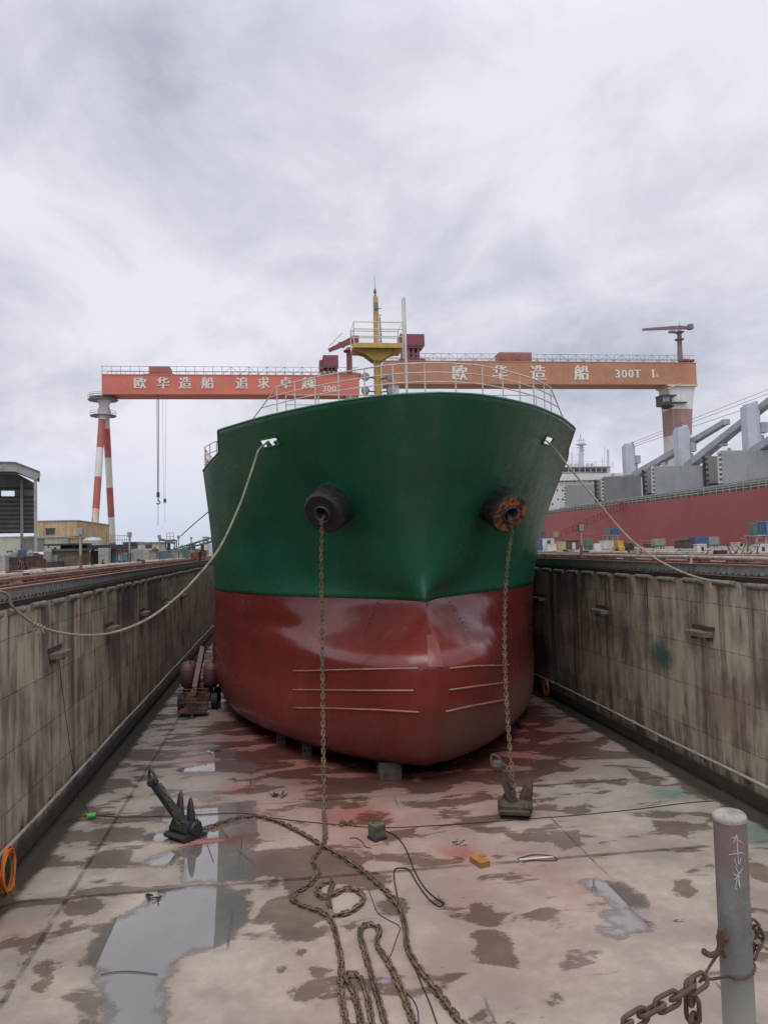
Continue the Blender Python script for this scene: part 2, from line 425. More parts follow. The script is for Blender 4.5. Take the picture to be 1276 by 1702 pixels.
BLUES = [((690, 810), .22, .9, 4), ((750, 940), .30, .9, 4), ((740, 840), .25, .6, 4), ((900, 1130), .35, .8, 4), ((330, 1080), .2, .5, 4), ((860, 860), .2, .6, 4), ((980, 1150), .3, .6, 4)]
def floor_xy(p):
    q = pt(*p, Z=0.0); return (q.x, q.y)
def build_floor():
    xs = np.arange(WL, WR+0.001, 0.1315)
    ys = np.concatenate([np.arange(2.7, 14, 0.6), np.arange(14, 36, 0.14), np.arange(36, 70, 0.4), np.arange(70, 185, 4.0)])
    X, Y = np.meshgrid(xs, ys); P = np.stack([X.ravel(), Y.ravel()], 1); n = len(P)
    pud = np.full(n, -3.0); damp = np.full(n, -3.0)
    for src, dst in ((PUDDLES, pud), (DAMPS, damp)):
        for poly in src:
            q = np.array([floor_xy(p) for p in poly]); lo, hi = q.min(0)-1.5, q.max(0)+1.5
            m = ((P > lo) & (P < hi)).all(1)
            if m.any(): dst[m] = np.maximum(dst[m], sdf_poly(P[m], q))
    def blobs(src):
        a = np.zeros(n)
        for p, r, s, k in src:
            c = floor_xy({3: c3, 4: c4, 5: c5}[k](p)[0]); d2 = ((P-np.array(c))**2).sum(1)
            a = np.maximum(a, s*np.exp(-d2/(r*r)))
        return a
    red = blobs(REDS); green = blobs(GREENS); blue = blobs(BLUES)
    # overspray all round the hull, where the red bottom was painted
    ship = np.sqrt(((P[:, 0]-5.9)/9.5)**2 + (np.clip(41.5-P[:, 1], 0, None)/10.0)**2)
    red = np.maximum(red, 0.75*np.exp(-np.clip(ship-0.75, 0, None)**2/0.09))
    shade_soak = np.exp(-np.clip(ship-0.90, 0, None)**2/0.035)  # mask for the hull's painted shade on the floor, also wetter there
    # drains along both walls stay wet
    gut = np.maximum(np.clip(1-(P[:, 0]-WL)/1.7, 0, 1), np.clip(1-(WR-P[:, 0])/2.0, 0, 1))
    nx, ny = len(xs), len(ys)
    idx = np.arange(n).reshape(ny, nx)
    f = np.stack([idx[:-1, :-1], idx[:-1, 1:], idx[1:, 1:], idx[1:, :-1]], -1).reshape(-1, 4)
    z = -0.16*np.clip(gut-0.35, 0, 0.4)/0.4
    me = bpy.data.meshes.new('dock_floor')
    me.from_pydata(np.stack([P[:, 0], P[:, 1], z], 1).tolist(), [], f.tolist())
    for nm, a in (('puddle', pud), ('damp', damp), ('red', red), ('green', green), ('blue', blue), ('gutter', gut), ('shade_soak', shade_soak)):
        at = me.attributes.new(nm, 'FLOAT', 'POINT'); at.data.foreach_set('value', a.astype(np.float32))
    me.polygons.foreach_set('use_smooth', [True]*len(me.polygons))
    me.materials.append(floor_mat())
    o = bpy.data.objects.new('dock_floor', me); COL.objects.link(o)
    return tag(o, 'wet stained concrete floor of the dry dock with puddles', 'dock floor', kind='structure')
def floor_mat():
    g = G('wet_dock_concrete')
    nA = g.noise(0.35, 6, 0.6); nB = g.noise(2.2, 8, 0.65); nC = g.noise(14, 6, 0.7); nD = g.noise(70, 3, 0.7)
    nS = g.noise(0.75, 6, 0.58, vec=g.map((0.5, 1.0, 1), rot=(0, 0, R(8))), dist=0.4)
    edge = g.math('MULTIPLY', g.math('ADD', g.math('SUBTRACT', nB, 0.5), g.math('MULTIPLY', g.math('SUBTRACT', nC, 0.5), 0.35)), 0.95)
    X, Y, Z = g.sep()
    # dry concrete: cement wash, scuffs, speckle
    base = g.mix(g.mr(nA, 0.35, 0.66), (0.26, 0.215, 0.172), (0.42, 0.355, 0.285))
    base = g.mix(g.mr(nB, 0.35, 0.68), g.mix(0.38, base, (0.22, 0.19, 0.165)), base)
    base = g.mix(g.math('MULTIPLY', g.mr(nC, 0.52, 0.72), 0.35), base, (0.19, 0.165, 0.145))
    base = g.mix(g.math('MULTIPLY', g.mr(nD, 0.6, 0.75), 0.3), base, (0.16, 0.14, 0.13))
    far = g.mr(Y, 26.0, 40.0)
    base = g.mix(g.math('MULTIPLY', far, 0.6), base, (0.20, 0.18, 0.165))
    shade_soak = g.attr('shade_soak')
    base = g.mix(g.math('MULTIPLY', shade_soak, 0.85), base, (0.07, 0.042, 0.036))  # shade under the hull painted into the floor colour, with soaked-in red
    # paint dust and stains
    def stain(attr, col, amt, lo=0.25, hi=0.75):
        f = g.math('MULTIPLY', g.mr(g.math('ADD', g.attr(attr), g.math('MULTIPLY', g.math('SUBTRACT', nB, 0.5), 0.9)), lo, hi), amt)
        return f
    base = g.mix(g.math('MULTIPLY', g.attr('red'), 0.72), base, (0.32, 0.125, 0.095))
    base = g.mix(stain('red', None, 0.55, 0.55, 1.0), base, (0.23, 0.045, 0.04))
    base = g.mix(g.math('MULTIPLY', g.attr('green'), 0.30), base, (0.16, 0.22, 0.19))
    base = g.mix(stain('green', None, 0.6, 0.5, 0.9), base, (0.03, 0.13, 0.095))
    base = g.mix(stain('blue', None, 0.30, 0.4, 0.9), base, (0.14, 0.22, 0.38))
    # joints between the slabs
    wob = g.math('MULTIPLY', g.math('SUBTRACT', nB, 0.5), 0.16)
    jt = None
    for ax, pos, w in ((X, (-6.45,), 0.075), (X, (-1.6, 9.45, 4.2), 0.03), (Y, (24.0,), 0.10), (Y, (31.2, 38.0, 45.5, 54), 0.06)):
        for p in pos:
            d = g.math('ABSOLUTE', g.math('SUBTRACT', g.math('ADD', ax, wob), p + 0.0))
            k = g.mr(d, w*0.5, w*1.5, 1.0, 0.0)
            if ax is X and p > -5: k = g.math('MULTIPLY', k, g.mr(g.noise(.22, 3, .5, vec=g.map((1, 1, 1), (p, p*2, 0))), .50, .58))
            jt = k if jt is None else g.math('MAXIMUM', jt, k)
    jt = g.math('MULTIPLY', jt, g.mr(nS, 0.3, 0.55))
    base = g.mix(g.math('MULTIPLY', jt, 0.8), base, (0.075, 0.062, 0.052))
    # water: puddles, damp patches, the wet drains
    pud = g.mr(g.math('ADD', g.attr('puddle'), edge), -0.03, 0.03)
    rim = g.mr(g.math('ADD', g.attr('puddle'), edge), -0.16, -0.02)
    dmp = g.mr(g.math('ADD', g.attr('damp'), edge), -0.09, 0.05)
    wid = g.math('ADD', g.math('ADD', g.math('MULTIPLY', shade_soak, 0.10), g.math('MULTIPLY', g.mr(Y, 18, 32), 0.052)), g.math('MULTIPLY', g.mr(X, -2.0, -8.0), 0.03))
    dS = g.mr(g.math('ADD', nS, wid), 0.572, 0.63)
    small = g.mr(g.noise(1.7, 7, 0.62, vec=g.map((0.7, 1, 1), (5, 3, 0))), 0.67, 0.70)
    gt = g.mr(g.math('ADD', g.attr('gutter'), g.math('MULTIPLY', g.math('SUBTRACT', nS, 0.5), 0.6)), 0.28, 0.5)
    wet = g.math('MAXIMUM', g.math('MAXIMUM', dmp, dS), g.math('MAXIMUM', gt, small))
    wet = g.math('MAXIMUM', wet, g.math('MULTIPLY', rim, 0.8))
    darkmul = g.mix(wet, (1, 1, 1), (0.47, 0.435, 0.415))
    col = g.mix(1.0, base, darkmul, 'MULTIPLY')
    col = g.mix(g.math('MULTIPLY', gt, 0.6), col, (0.035, 0.036, 0.028))
    col = g.mix(g.math('MULTIPLY', pud, 0.6), col, (0.12, 0.115, 0.11))
    rough = g.mix(pud, g.grey(g.mr(wet, 0, 1, 0.62, 0.22)), (0.015, 0.015, 0.015))
    rough = g.math('ADD', g.sep(rough)[0], 0.0)
    hgt = g.math('ADD', g.math('MULTIPLY', nC, 0.6), g.math('ADD', g.math('MULTIPLY', nB, 0.8), g.math('MULTIPLY', jt, -1.5)))
    nrm = g.bump(hgt, g.mr(g.math('MAXIMUM', pud, g.math('MULTIPLY', wet, 0.6)), 0, 1, 0.5, 0.0), 0.03)
    core = g.mr(g.math('ADD', g.attr('puddle'), g.math('MULTIPLY', edge, 1.4)), 0.0, 0.32)
    ior = g.mr(core, 0, 1, 1.45, 2.7)
    return g.out(col, rough, None, nrm, None, ior)
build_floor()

# ------------------------------------------------------------------ the ground round the dock
g_ = G('yard_ground'); a = g_.noise(0.15, 6, 0.6); b = g_.noise(2.0, 6, 0.6)
M_yard = g_.out(g_.mix(g_.mr(g_.math('ADD', g_.math('MULTIPLY', a, .6), g_.math('MULTIPLY', b, .4)), .38, .62), (0.125, 0.105, 0.09), (0.25, 0.225, 0.195)), 0.85, None, g_.bump(b, .4, .05))
mb = MB(); EX = 0.55
for x0, x1, y0, y1 in ((-1500, WL-EX, -60, 3500), (WR+EX, 1500, -60, 3500), (WL-EX, WR+EX, 185, 3500)):
    mb.add([(x0, y0, QZ-.004), (x1, y0, QZ-.004), (x1, y1, QZ-.004), (x0, y1, QZ-.004)], [(0, 1, 2, 3)])
tag(mb.build('ground', M_yard), 'concrete yard ground on both sides of the dry dock', 'ground', kind='structure')
# hills far away, the blue of distance haze put into their colour
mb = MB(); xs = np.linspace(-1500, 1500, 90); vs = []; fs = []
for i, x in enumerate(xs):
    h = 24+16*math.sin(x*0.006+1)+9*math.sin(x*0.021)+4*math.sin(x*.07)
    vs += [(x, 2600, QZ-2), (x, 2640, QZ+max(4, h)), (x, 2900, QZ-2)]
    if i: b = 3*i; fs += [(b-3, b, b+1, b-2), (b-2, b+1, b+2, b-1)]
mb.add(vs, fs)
tag(mb.build('hills', paint('haze_blue_hill', (0.20, 0.25, 0.33), 0.9, var=.15, scale=.01, bump=0, dirt=0), smooth=True), 'low hills far behind the yard, tinted blue for haze', 'hills', kind='structure')

# ------------------------------------------------------------------ dock walls
def wall_mat(name, seed, blot):
    g = G(name); X, Y, Z = g.sep()
    o = (seed*3.7, seed*1.3, seed*2.1)
    v1 = g.cmb(g.math('ADD', Y, seed*5.0), g.math('MULTIPLY', Z, 0.045)); v2 = g.cmb(g.math('ADD', Y, seed*9.0), g.math('MULTIPLY', Z, 0.16))
    s1 = g.noise(1.1, 6, 0.62, vec=v1); s2 = g.noise(4.2, 6, 0.65, vec=v1); s3 = g.noise(1.8, 7, 0.6, vec=v2)
    n1 = g.noise(0.5, 6, 0.6, vec=g.map(loc=o)); n2 = g.noise(3.0, 8, 0.65, vec=g.map(loc=o)); n3 = g.noise(22, 5, 0.7)
    # shutter-board panels
    br = g.n('ShaderNodeTexBrick'); g.put(br.inputs['Vector'], g.cmb(g.math('ADD', Y, g.math('MULTIPLY', g.math('SUBTRACT', n2, .5), .07)), g.math('ADD', Z, g.math('MULTIPLY', g.math('SUBTRACT', n2, .5), .10))))
    br.offset = 0.35; br.inputs['Color1'].default_value = (0.30, 0.30, 0.30, 1); br.inputs['Color2'].default_value = (0.70, 0.70, 0.70, 1); br.inputs['Mortar'].default_value = (0, 0, 0, 1)
    br.inputs['Scale'].default_value = 1.0; br.inputs['Brick Width'].default_value = 4.1; br.inputs['Row Height'].default_value = 1.83; br.inputs['Mortar Size'].default_value = 0.022; br.inputs['Mortar Smooth'].default_value = 0.4
    pan = g.sep(br.outputs['Color'])[0]; mort = br.outputs['Fac']
    br2 = g.n('ShaderNodeTexBrick'); g.put(br2.inputs['Vector'], g.cmb(Y, Z)); br2.offset = 0.0
    for k, v in (('Scale', 1.0), ('Brick Width', 0.92), ('Row Height', 1.83), ('Mortar Size', 0.012)): br2.inputs[k].default_value = v
    br2.inputs['Color1'].default_value = (0.35, 0.35, 0.35, 1); br2.inputs['Color2'].default_value = (0.65, 0.65, 0.65, 1); br2.inputs['Mortar'].default_value = (.5, .5, .5, 1)
    pan2 = g.sep(br2.outputs['Color'])[0]
    f = g.math('ADD', g.math('MULTIPLY', n1, 0.35), g.math('ADD', g.math('MULTIPLY', s3, 0.46), g.math('ADD', g.math('MULTIPLY', pan, 0.09), g.math('MULTIPLY', pan2, 0.10))))
    col = g.mix(g.mr(f, 0.385, 0.585), (0.128, 0.103, 0.075), (0.46, 0.388, 0.288))
    col = g.mix(g.math('MULTIPLY', g.mr(n3, 0.5, 0.75), 0.35), col, (0.10, 0.085, 0.07))
    # brown iron seep, dark run-off streaks from the coping, lime streaks near the top
    col = g.mix(g.math('MULTIPLY', g.mr(s1, 0.55, 0.66), g.mr(Z, 2.0, 8.5, 0.25, 0.75)), col, (0.062, 0.046, 0.042))
    col = g.mix(g.math('MULTIPLY', g.mr(s2, 0.60, 0.68), 0.6), col, (0.05, 0.043, 0.036))
    lime = g.math('MULTIPLY', g.mr(g.noise(3.1, 7, 0.7, vec=g.cmb(Y, g.math('MULTIPLY', Z, 0.25))), 0.56, 0.66), g.mr(Z, 5.6, 7.6))
    col = g.mix(g.math('MULTIPLY', lime, 0.75), col, (0.50, 0.47, 0.40))
    lime2 = g.mr(g.noise(9, 5, 0.7, vec=v1), 0.63, 0.7)
    col = g.mix(g.math('MULTIPLY', lime2, g.mr(Z, 3, 8, .05, .4)), col, (0.40, 0.38, 0.32))
    algae = g.math('MULTIPLY', g.mr(n1, 0.52, 0.66), g.mr(Z, 5.0, 1.0, 0.0, 0.45))
    col = g.mix(algae, col, (0.095, 0.10, 0.06))
    rb = g.math('MULTIPLY', g.mr(g.noise(0.8, 6, 0.6, vec=g.map((1, 1, 0.6), (3, 8, seed))), 0.58, 0.68), 0.4)
    col = g.mix(rb, col, (0.17, 0.085, 0.062))
    big = g.noise(.42, 5, .6, vec=g.cmb(g.math('ADD', Y, seed*13.0), g.math('MULTIPLY', Z, 0.03)))
    wetc = g.math('MULTIPLY', g.mr(g.math('ADD', g.math('MULTIPLY', big, .7), g.math('MULTIPLY', s1, .3)), .545, .60), g.mr(Y, 12, 40, .35, .62))
    col = g.mix(wetc, col, (0.055, 0.038, 0.034))
    gul = g.math('MULTIPLY', g.mr(g.noise(2.4, 4, .6, vec=g.cmb(Y, g.math('MULTIPLY', Z, .02), 7.0)), .64, .68), g.mr(g.noise(.6, 4, .6, vec=g.cmb(Y, Z, 3.0)), .45, .55))
    col = g.mix(g.math('MULTIPLY', gul, .8), col, (0.04, 0.03, 0.025))
    # coloured blots of overspray
    for (y, z, r, c, am) in blot:
        dy = g.math('DIVIDE', g.math('SUBTRACT', Y, y-2.7), r); dz = g.math('DIVIDE', g.math('SUBTRACT', Z, z), r*0.62)
        d = g.math('SQRT', g.math('ADD', g.math('MULTIPLY', dy, dy), g.math('MULTIPLY', dz, dz)))
        d = g.math('ADD', d, g.math('MULTIPLY', g.math('SUBTRACT', n2, 0.5), 1.3))
        col = g.mix(g.math('MULTIPLY', g.mr(d, 1.15, 0.35), am), col, c)
    # wet foot of the wall, edge drawn by streaks
    ft = g.mr(g.math('ADD', Z, g.math('MULTIPLY', g.math('SUBTRACT', g.noise(0.9, 6, .7, vec=g.cmb(Y, g.math('MULTIPLY', Z, .1))), 0.5), -6.5)), 1.0, 0.15)
    col = g.mix(g.math('MULTIPLY', ft, 0.72), col, (0.04, 0.034, 0.028))
    col = g.mix(g.math('MULTIPLY', mort, g.mr(n2, .45, .62, .0, .7)), col, (0.045, 0.038, 0.03))
    rough = g.mr(ft, 0, 1, 0.82, 0.45)
    h = g.math('ADD', g.math('MULTIPLY', n3, 0.4), g.math('ADD', g.math('MULTIPLY', n2, 0.9), g.math('MULTIPLY', mort, -2.0)))
    return g.out(col, rough, None, g.bump(h, 0.55, 0.03))
WM_L = wall_mat('stained_dock_concrete_left', 1.0, [(46, 7.3, 3.5, (0.05, 0.028, 0.034), .8), (33, 7.6, 1.8, (0.19, 0.21, 0.15), .4), (41.5, 7.2, 1.2, (0.12, 0.17, 0.13), .5), (55, 6.5, 4, (0.06, 0.035, 0.04), .7), (42, 5.0, 2.4, (0.15, 0.08, 0.08), .5)])
WM_R = wall_mat('stained_dock_concrete_right', 2.0, [(34.2, 4.55, 1.25, (0.02, 0.085, 0.075), .75), (29.0, 3.2, 2.0, (0.20, 0.13, 0.10), .5), (46, 7.0, 2.4, (0.10, 0.062, 0.068), .6), (52, 2.4, 3.0, (0.055, 0.035, 0.038), .6), (38.5, 5.5, 1.8, (0.10, 0.075, 0.07), .5)])
M_cop = paint('coping_concrete', (0.135, 0.12, 0.105), 0.8, var=.4, dirt=.6, bump=.3, scale=1.2)
M_band = paint('rubber_belt', (0.21, 0.215, 0.21), 0.6, var=.35, scale=2.5, dirt=.5)
M_toprail = paint('rusty_rail_head', (0.29, 0.15, 0.115), 0.6, var=.35, scale=2, rust=.5)
M_log = paint('weathered_timber', (0.19, 0.168, 0.135), 0.85, var=.45, scale=3, dirt=.6)
M_footpipe = paint('bleached_pipe', (0.36, 0.31, 0.26), 0.7, var=.3, scale=1.5, rust=.35)

M_ledge = paint('weathered_ledge', (.17, .15, .12), .85, var=.45, scale=2.5, dirt=.6, bump=.4)
def dock_wall(side, x, mat, label, ledges, ylog0):
    s = -1 if side == 'L' else 1                     # outwards
    t = thing('dock_wall', label, 'dock wall', (x, 2.7, 0))
    Y0, Y1 = 2.7, 185.0
    mb = MB(); ztop = 8.28
    mb.add([(x, Y0, -.3), (x, Y1, -.3), (x, Y1, ztop), (x, Y0, ztop), (x+s*.55, Y0, -.3), (x+s*.55, Y1, -.3), (x+s*.55, Y1, ztop), (x+s*.55, Y0, ztop)],
           [(0, 1, 2, 3), (5, 4, 7, 6), (3, 2, 6, 7), (0, 3, 7, 4), (1, 5, 6, 2)])
    mb.build('concrete_face', mat, t)
    # the coping: set back, with a ledge
    mb = MB(); mb.box((x+s*.33, (Y0+Y1)/2, (ztop+QZ-.05)/2+.0015), (.40, Y1-Y0, QZ-.05-ztop-.003)); mb.build('coping', M_cop, t)
    # rubber belt bolted along the edge
    mb = MB(); xb = x+s*.10
    mb.box((xb, (Y0+Y1)/2, 8.74), (.06, Y1-Y0, .36))
    belt = mb.build('rubber_belt', M_band, t)
    mb = MB(); y = 14.0
    while y < 90:
        mb.lathe([(.035, 0), (.035, .035), (.02, .045)], (x+s*.07, y, 8.605), (-s, 0, 0), 6); y += .42 if y < 60 else .9
    mb.build('bolt_row', M_dark, belt)
    mb = MB(); mb.box((x+s*.12, (Y0+Y1)/2, QZ-.005), (.20, Y1-Y0, .05)); mb.box((x+s*.105, (Y0+Y1)/2, 8.515), (.13, Y1-Y0, .045), mi=0)
    mb.build('edge_angle', M_toprail, t)
    mb = MB(); mb.box((x+s*.06, (Y0+Y1)/2, 8.42), (.10, Y1-Y0, .08)); mb.build('lower_fender_strip', M_dark, t)
    # crane rail on the coping
    mb = MB(); xr = x+s*.34
    mb.box((xr, (Y0+Y1)/2, QZ-.04), (.16, Y1-Y0, .018)); mb.box((xr, (Y0+Y1)/2, QZ+.02), (.02, Y1-Y0, .10)); mb.box((xr, (Y0+Y1)/2, QZ+.085), (.075, Y1-Y0, .045)); mb.build('edge_rail', M_toprail, t)
    # short timber fender logs under the coping
    y = ylog0
    first = None
    while y < 88:
        if first is None:
            mb = MB(); L = 1.55
            mb.tube([(x-s*.02, y-L/2, 8.20), (x-s*.02, y, 8.205), (x-s*.02, y+L/2, 8.20)], .125, 10); first = mb.build('fender_log', M_log, t, smooth=True); base = y
        else:
            c = first.copy(); COL.objects.link(c); c.parent = t; c.location = (random.uniform(-.02, .02), y-base, random.uniform(-.03, .03)); c.rotation_euler = (R(random.uniform(-.02, .02)), 0, R(random.uniform(-.03, .03)))
        y += 2.32
    # concrete ledges
    for y, z in ledges:
        mb = MB(); mb.bbox((x-s*.22, y, z), (.46, 1.5, .22), .025)
        L = mb.build('ledge', M_ledge, t)
        mb = MB(); mb.box((x-s*.02, y, z+.24), (.10, 1.7, .16)); mb.box((x-s*.12, y-.62, z-.19), (.22, .10, .16)); mb.box((x-s*.12, y+.62, z-.19), (.22, .10, .16)); mb.build('bracket', M_rust, L)
    # pipe along the foot of the wall
    mb = MB(); px = x-s*.22
    pts = [(px+math.sin(y*.7)*.012, y, .93+.02*math.sin(y*.33)) for y in np.arange(Y0, 120, 1.5)]
    mb.tube(pts, .065, 10)
    for y in np.arange(8, 110, 5.8): mb.lathe([(.07, -.10), (.095, -.10), (.095, -.04), (.075, -.04), (.075, .04), (.095, .04), (.095, .10), (.07, .10)], (px, y, .93), (0, 1, 0), 10)
    p = mb.build('foot_pipe', M_footpipe, t, smooth=True)
    mb = MB()
    for y in np.arange(6, 110, 3.1): mb.box((x-s*.11, y, .83), (.22, .08, .06)); mb.box((x-s*.02, y, .78), (.05, .12, .28))
    mb.build('pipe_bracket', M_rust, p)
    mb = MB(); mb.box((x-s*.06, (Y0+120)/2, .22), (.12, 120-Y0, .44)); mb.build('foot_kerb', paint('wet_kerb', (.06, .052, .042), .5, dirt=.5), t)
    return t
dock_wall('L', WL, WM_L, 'streaked brown concrete dock wall on the left with pipe at its foot', [(22.2, 6.15), (31.55, 6.15), (40.9, 6.2), (50.2, 6.2), (59.6, 6.2), (69, 6.2)], 11.0)
dock_wall('R', WR, WM_R, 'stained concrete dock wall on the right with a green overspray blot', [(20.2, 6.1), (30.47, 6.05), (40.7, 6.15), (50.9, 6.2), (61, 6.2)], 10.2)

# dock head under the photographer
mb = MB(); mb.box((4.25, -1.0, 4.0), (26.3+1.1-.004, 7.38, 8.2)); mb.box((4.25, 2.33, 8.175), (26.3, .4, .15))
tag(mb.build('end_wall', M_conc), 'plain concrete end wall of the dock under the viewpoint', 'dock wall')
mb = MB(); mb.box((4.25, 187, 4.4), (27.3, 4, 9.09)); tag(mb.build('dock_gate', M_steel), 'steel gate closing the far end of the dock', 'gate')
# ------------------------------------------------------------------ the green ship
SXC, BH, ZW, ZK, ZT, ZD = 6.25, 10.7, 7.5, 0.72, 16.1, 14.45
UG = np.array([0, .02, .05, .1, .17, .25, .35, .45, .6, .75, .9, 1.0])
HT = [  # z, stem distance, entrance length, half-breadth fractions
 (0.72, 32.5, 20.6, [0, .08, .16, .26, .37, .47, .58, .675, .785, .85, .89, .91]),
 (1.2, 32.05, 20.9, [0, .095, .18, .285, .395, .49, .60, .695, .81, .885, .935, .96]),
 (2.2, 31.65, 20.8, [0, .105, .19, .285, .385, .475, .575, .675, .80, .895, .955, .987]),
 (3.6, 31.4, 20.6, [0, .11, .19, .275, .355, .43, .52, .61, .755, .877, .96, 1]),
 (4.9, 31.45, 20.4, [0, .118, .192, .272, .342, .41, .485, .58, .735, .864, .952, 1]),
 (5.35, 31.65, 20.1, [0, .104, .172, .248, .317, .385, .468, .57, .735, .862, .95, 1]),
 (5.9, 32.35, 19.3, [0, .078, .13, .19, .258, .335, .445, .565, .735, .862, .95, 1]),
 (6.7, 33.25, 18.2, [0, .032, .068, .122, .20, .305, .443, .585, .745, .865, .95, 1]),
 (7.5, 34.0, 17.3, [0, .013, .036, .08, .16, .285, .443, .60, .75, .865, .95, 1]),
 (8.6, 34.35, 16.5, [0, .058, .10, .148, .212, .305, .45, .60, .755, .87, .953, 1]),
 (10, 34.2, 15.8, [0, .086, .135, .188, .257, .347, .48, .61, .76, .872, .955, 1]),
 (12, 33.2, 14.8, [0, .108, .16, .22, .302, .393, .515, .63, .765, .877, .957, 1]),
 (14.2, 31.4, 13.8, [0, .095, .16, .245, .345, .445, .55, .65, .77, .88, .96, 1]),
 (16.1, 29.95, 12.7, [0, .13, .205, .29, .39, .485, .58, .67, .78, .88, .958, 1]),
]
def pchip(x, y, xq):
    x = np.asarray(x, float); y = np.asarray(y, float); h = np.diff(x); d = np.diff(y)/h; m = np.zeros_like(y)
    for i in range(1, len(x)-1):
        if d[i-1]*d[i] > 0:
            w1, w2 = 2*h[i]+h[i-1], h[i]+2*h[i-1]; m[i] = (w1+w2)/(w1/d[i-1]+w2/d[i])
    m[0], m[-1] = d[0], d[-1]
    i = np.clip(np.searchsorted(x, xq)-1, 0, len(h)-1); t = (xq-x[i])/h[i]
    return ((1+2*t)*(1-t)**2)*y[i] + t*(1-t)**2*h[i]*m[i] + t*t*(3-2*t)*y[i+1] + t*t*(t-1)*h[i]*m[i+1]
HZ = [r[0] for r in HT]
def cx(z):                                       # the forefoot lies a little off the centre line
    return SXC-.5*min(1.0, max(0.0, (ZW-z)/(ZW-ZK)))
def hull_row(z, u):
    """distance and half-breadth of the water line z at stations u (0 stem .. 1 parallel side .. 2 stern)"""
    zz = min(max(z, HZ[0]), HZ[-1])
    D0 = pchip(HZ, [r[1] for r in HT], np.array([zz]))[0]; L = pchip(HZ, [r[2] for r in HT], np.array([zz]))[0]
    gk = np.array([pchip(HZ, [r[3][k] for r in HT], np.array([zz]))[0] for k in range(len(UG))])
    uc = np.clip(u, 0, 1); w = pchip(UG, gk, uc)
    d = np.where(u <= 1, D0+u*L, D0+L + (u-1)*(122-(D0+L)))
    return d, w*BH
def ztop(d):                                     # the bulwark steps down aft of the forecastle
    t = np.clip((d-39.5)/5.0, 0, 1)
    return np.where(d < 39.5, ZT, np.where(d > 44.5, ZD, ZD+.72*(1-t)**1.6))
UH = np.concatenate([[0, .004, .01, .02, .034, .05, .07], np.linspace(.095, 1, 84), np.linspace(1.02, 2, 24)])
U = np.concatenate([-UH[::-1], UH[1:]])
def hull_part(z0, z1, nz, upper=False):
    rows = []
    if upper:
        d16, _ = hull_row(ZT, np.abs(U)); zt = ztop(d16)
    for k in range(nz+1):
        row = []
        if not upper:
            z = z0+(z1-z0)*(k/nz)**1.0
            d, w = hull_row(z, np.abs(U)); row = [(cx(z)+math.copysign(w[i], U[i]) if U[i] else cx(z), d[i], z) for i in range(len(U))]
        else:
            cache = {}
            for i in range(len(U)):
                z = z0+(zt[i]-z0)*k/nz
                d, w = hull_row(z, np.array([abs(U[i])])); row.append((SXC+math.copysign(w[0], U[i]) if U[i] else SXC, d[0], z))
        rows.append(row)
    n = len(U); vs = [v for r in rows for v in r]; fs = []
    for k in range(nz):
        for i in range(n-1): fs.append((k*n+i, k*n+i+1, (k+1)*n+i+1, (k+1)*n+i))
    return vs, fs, rows
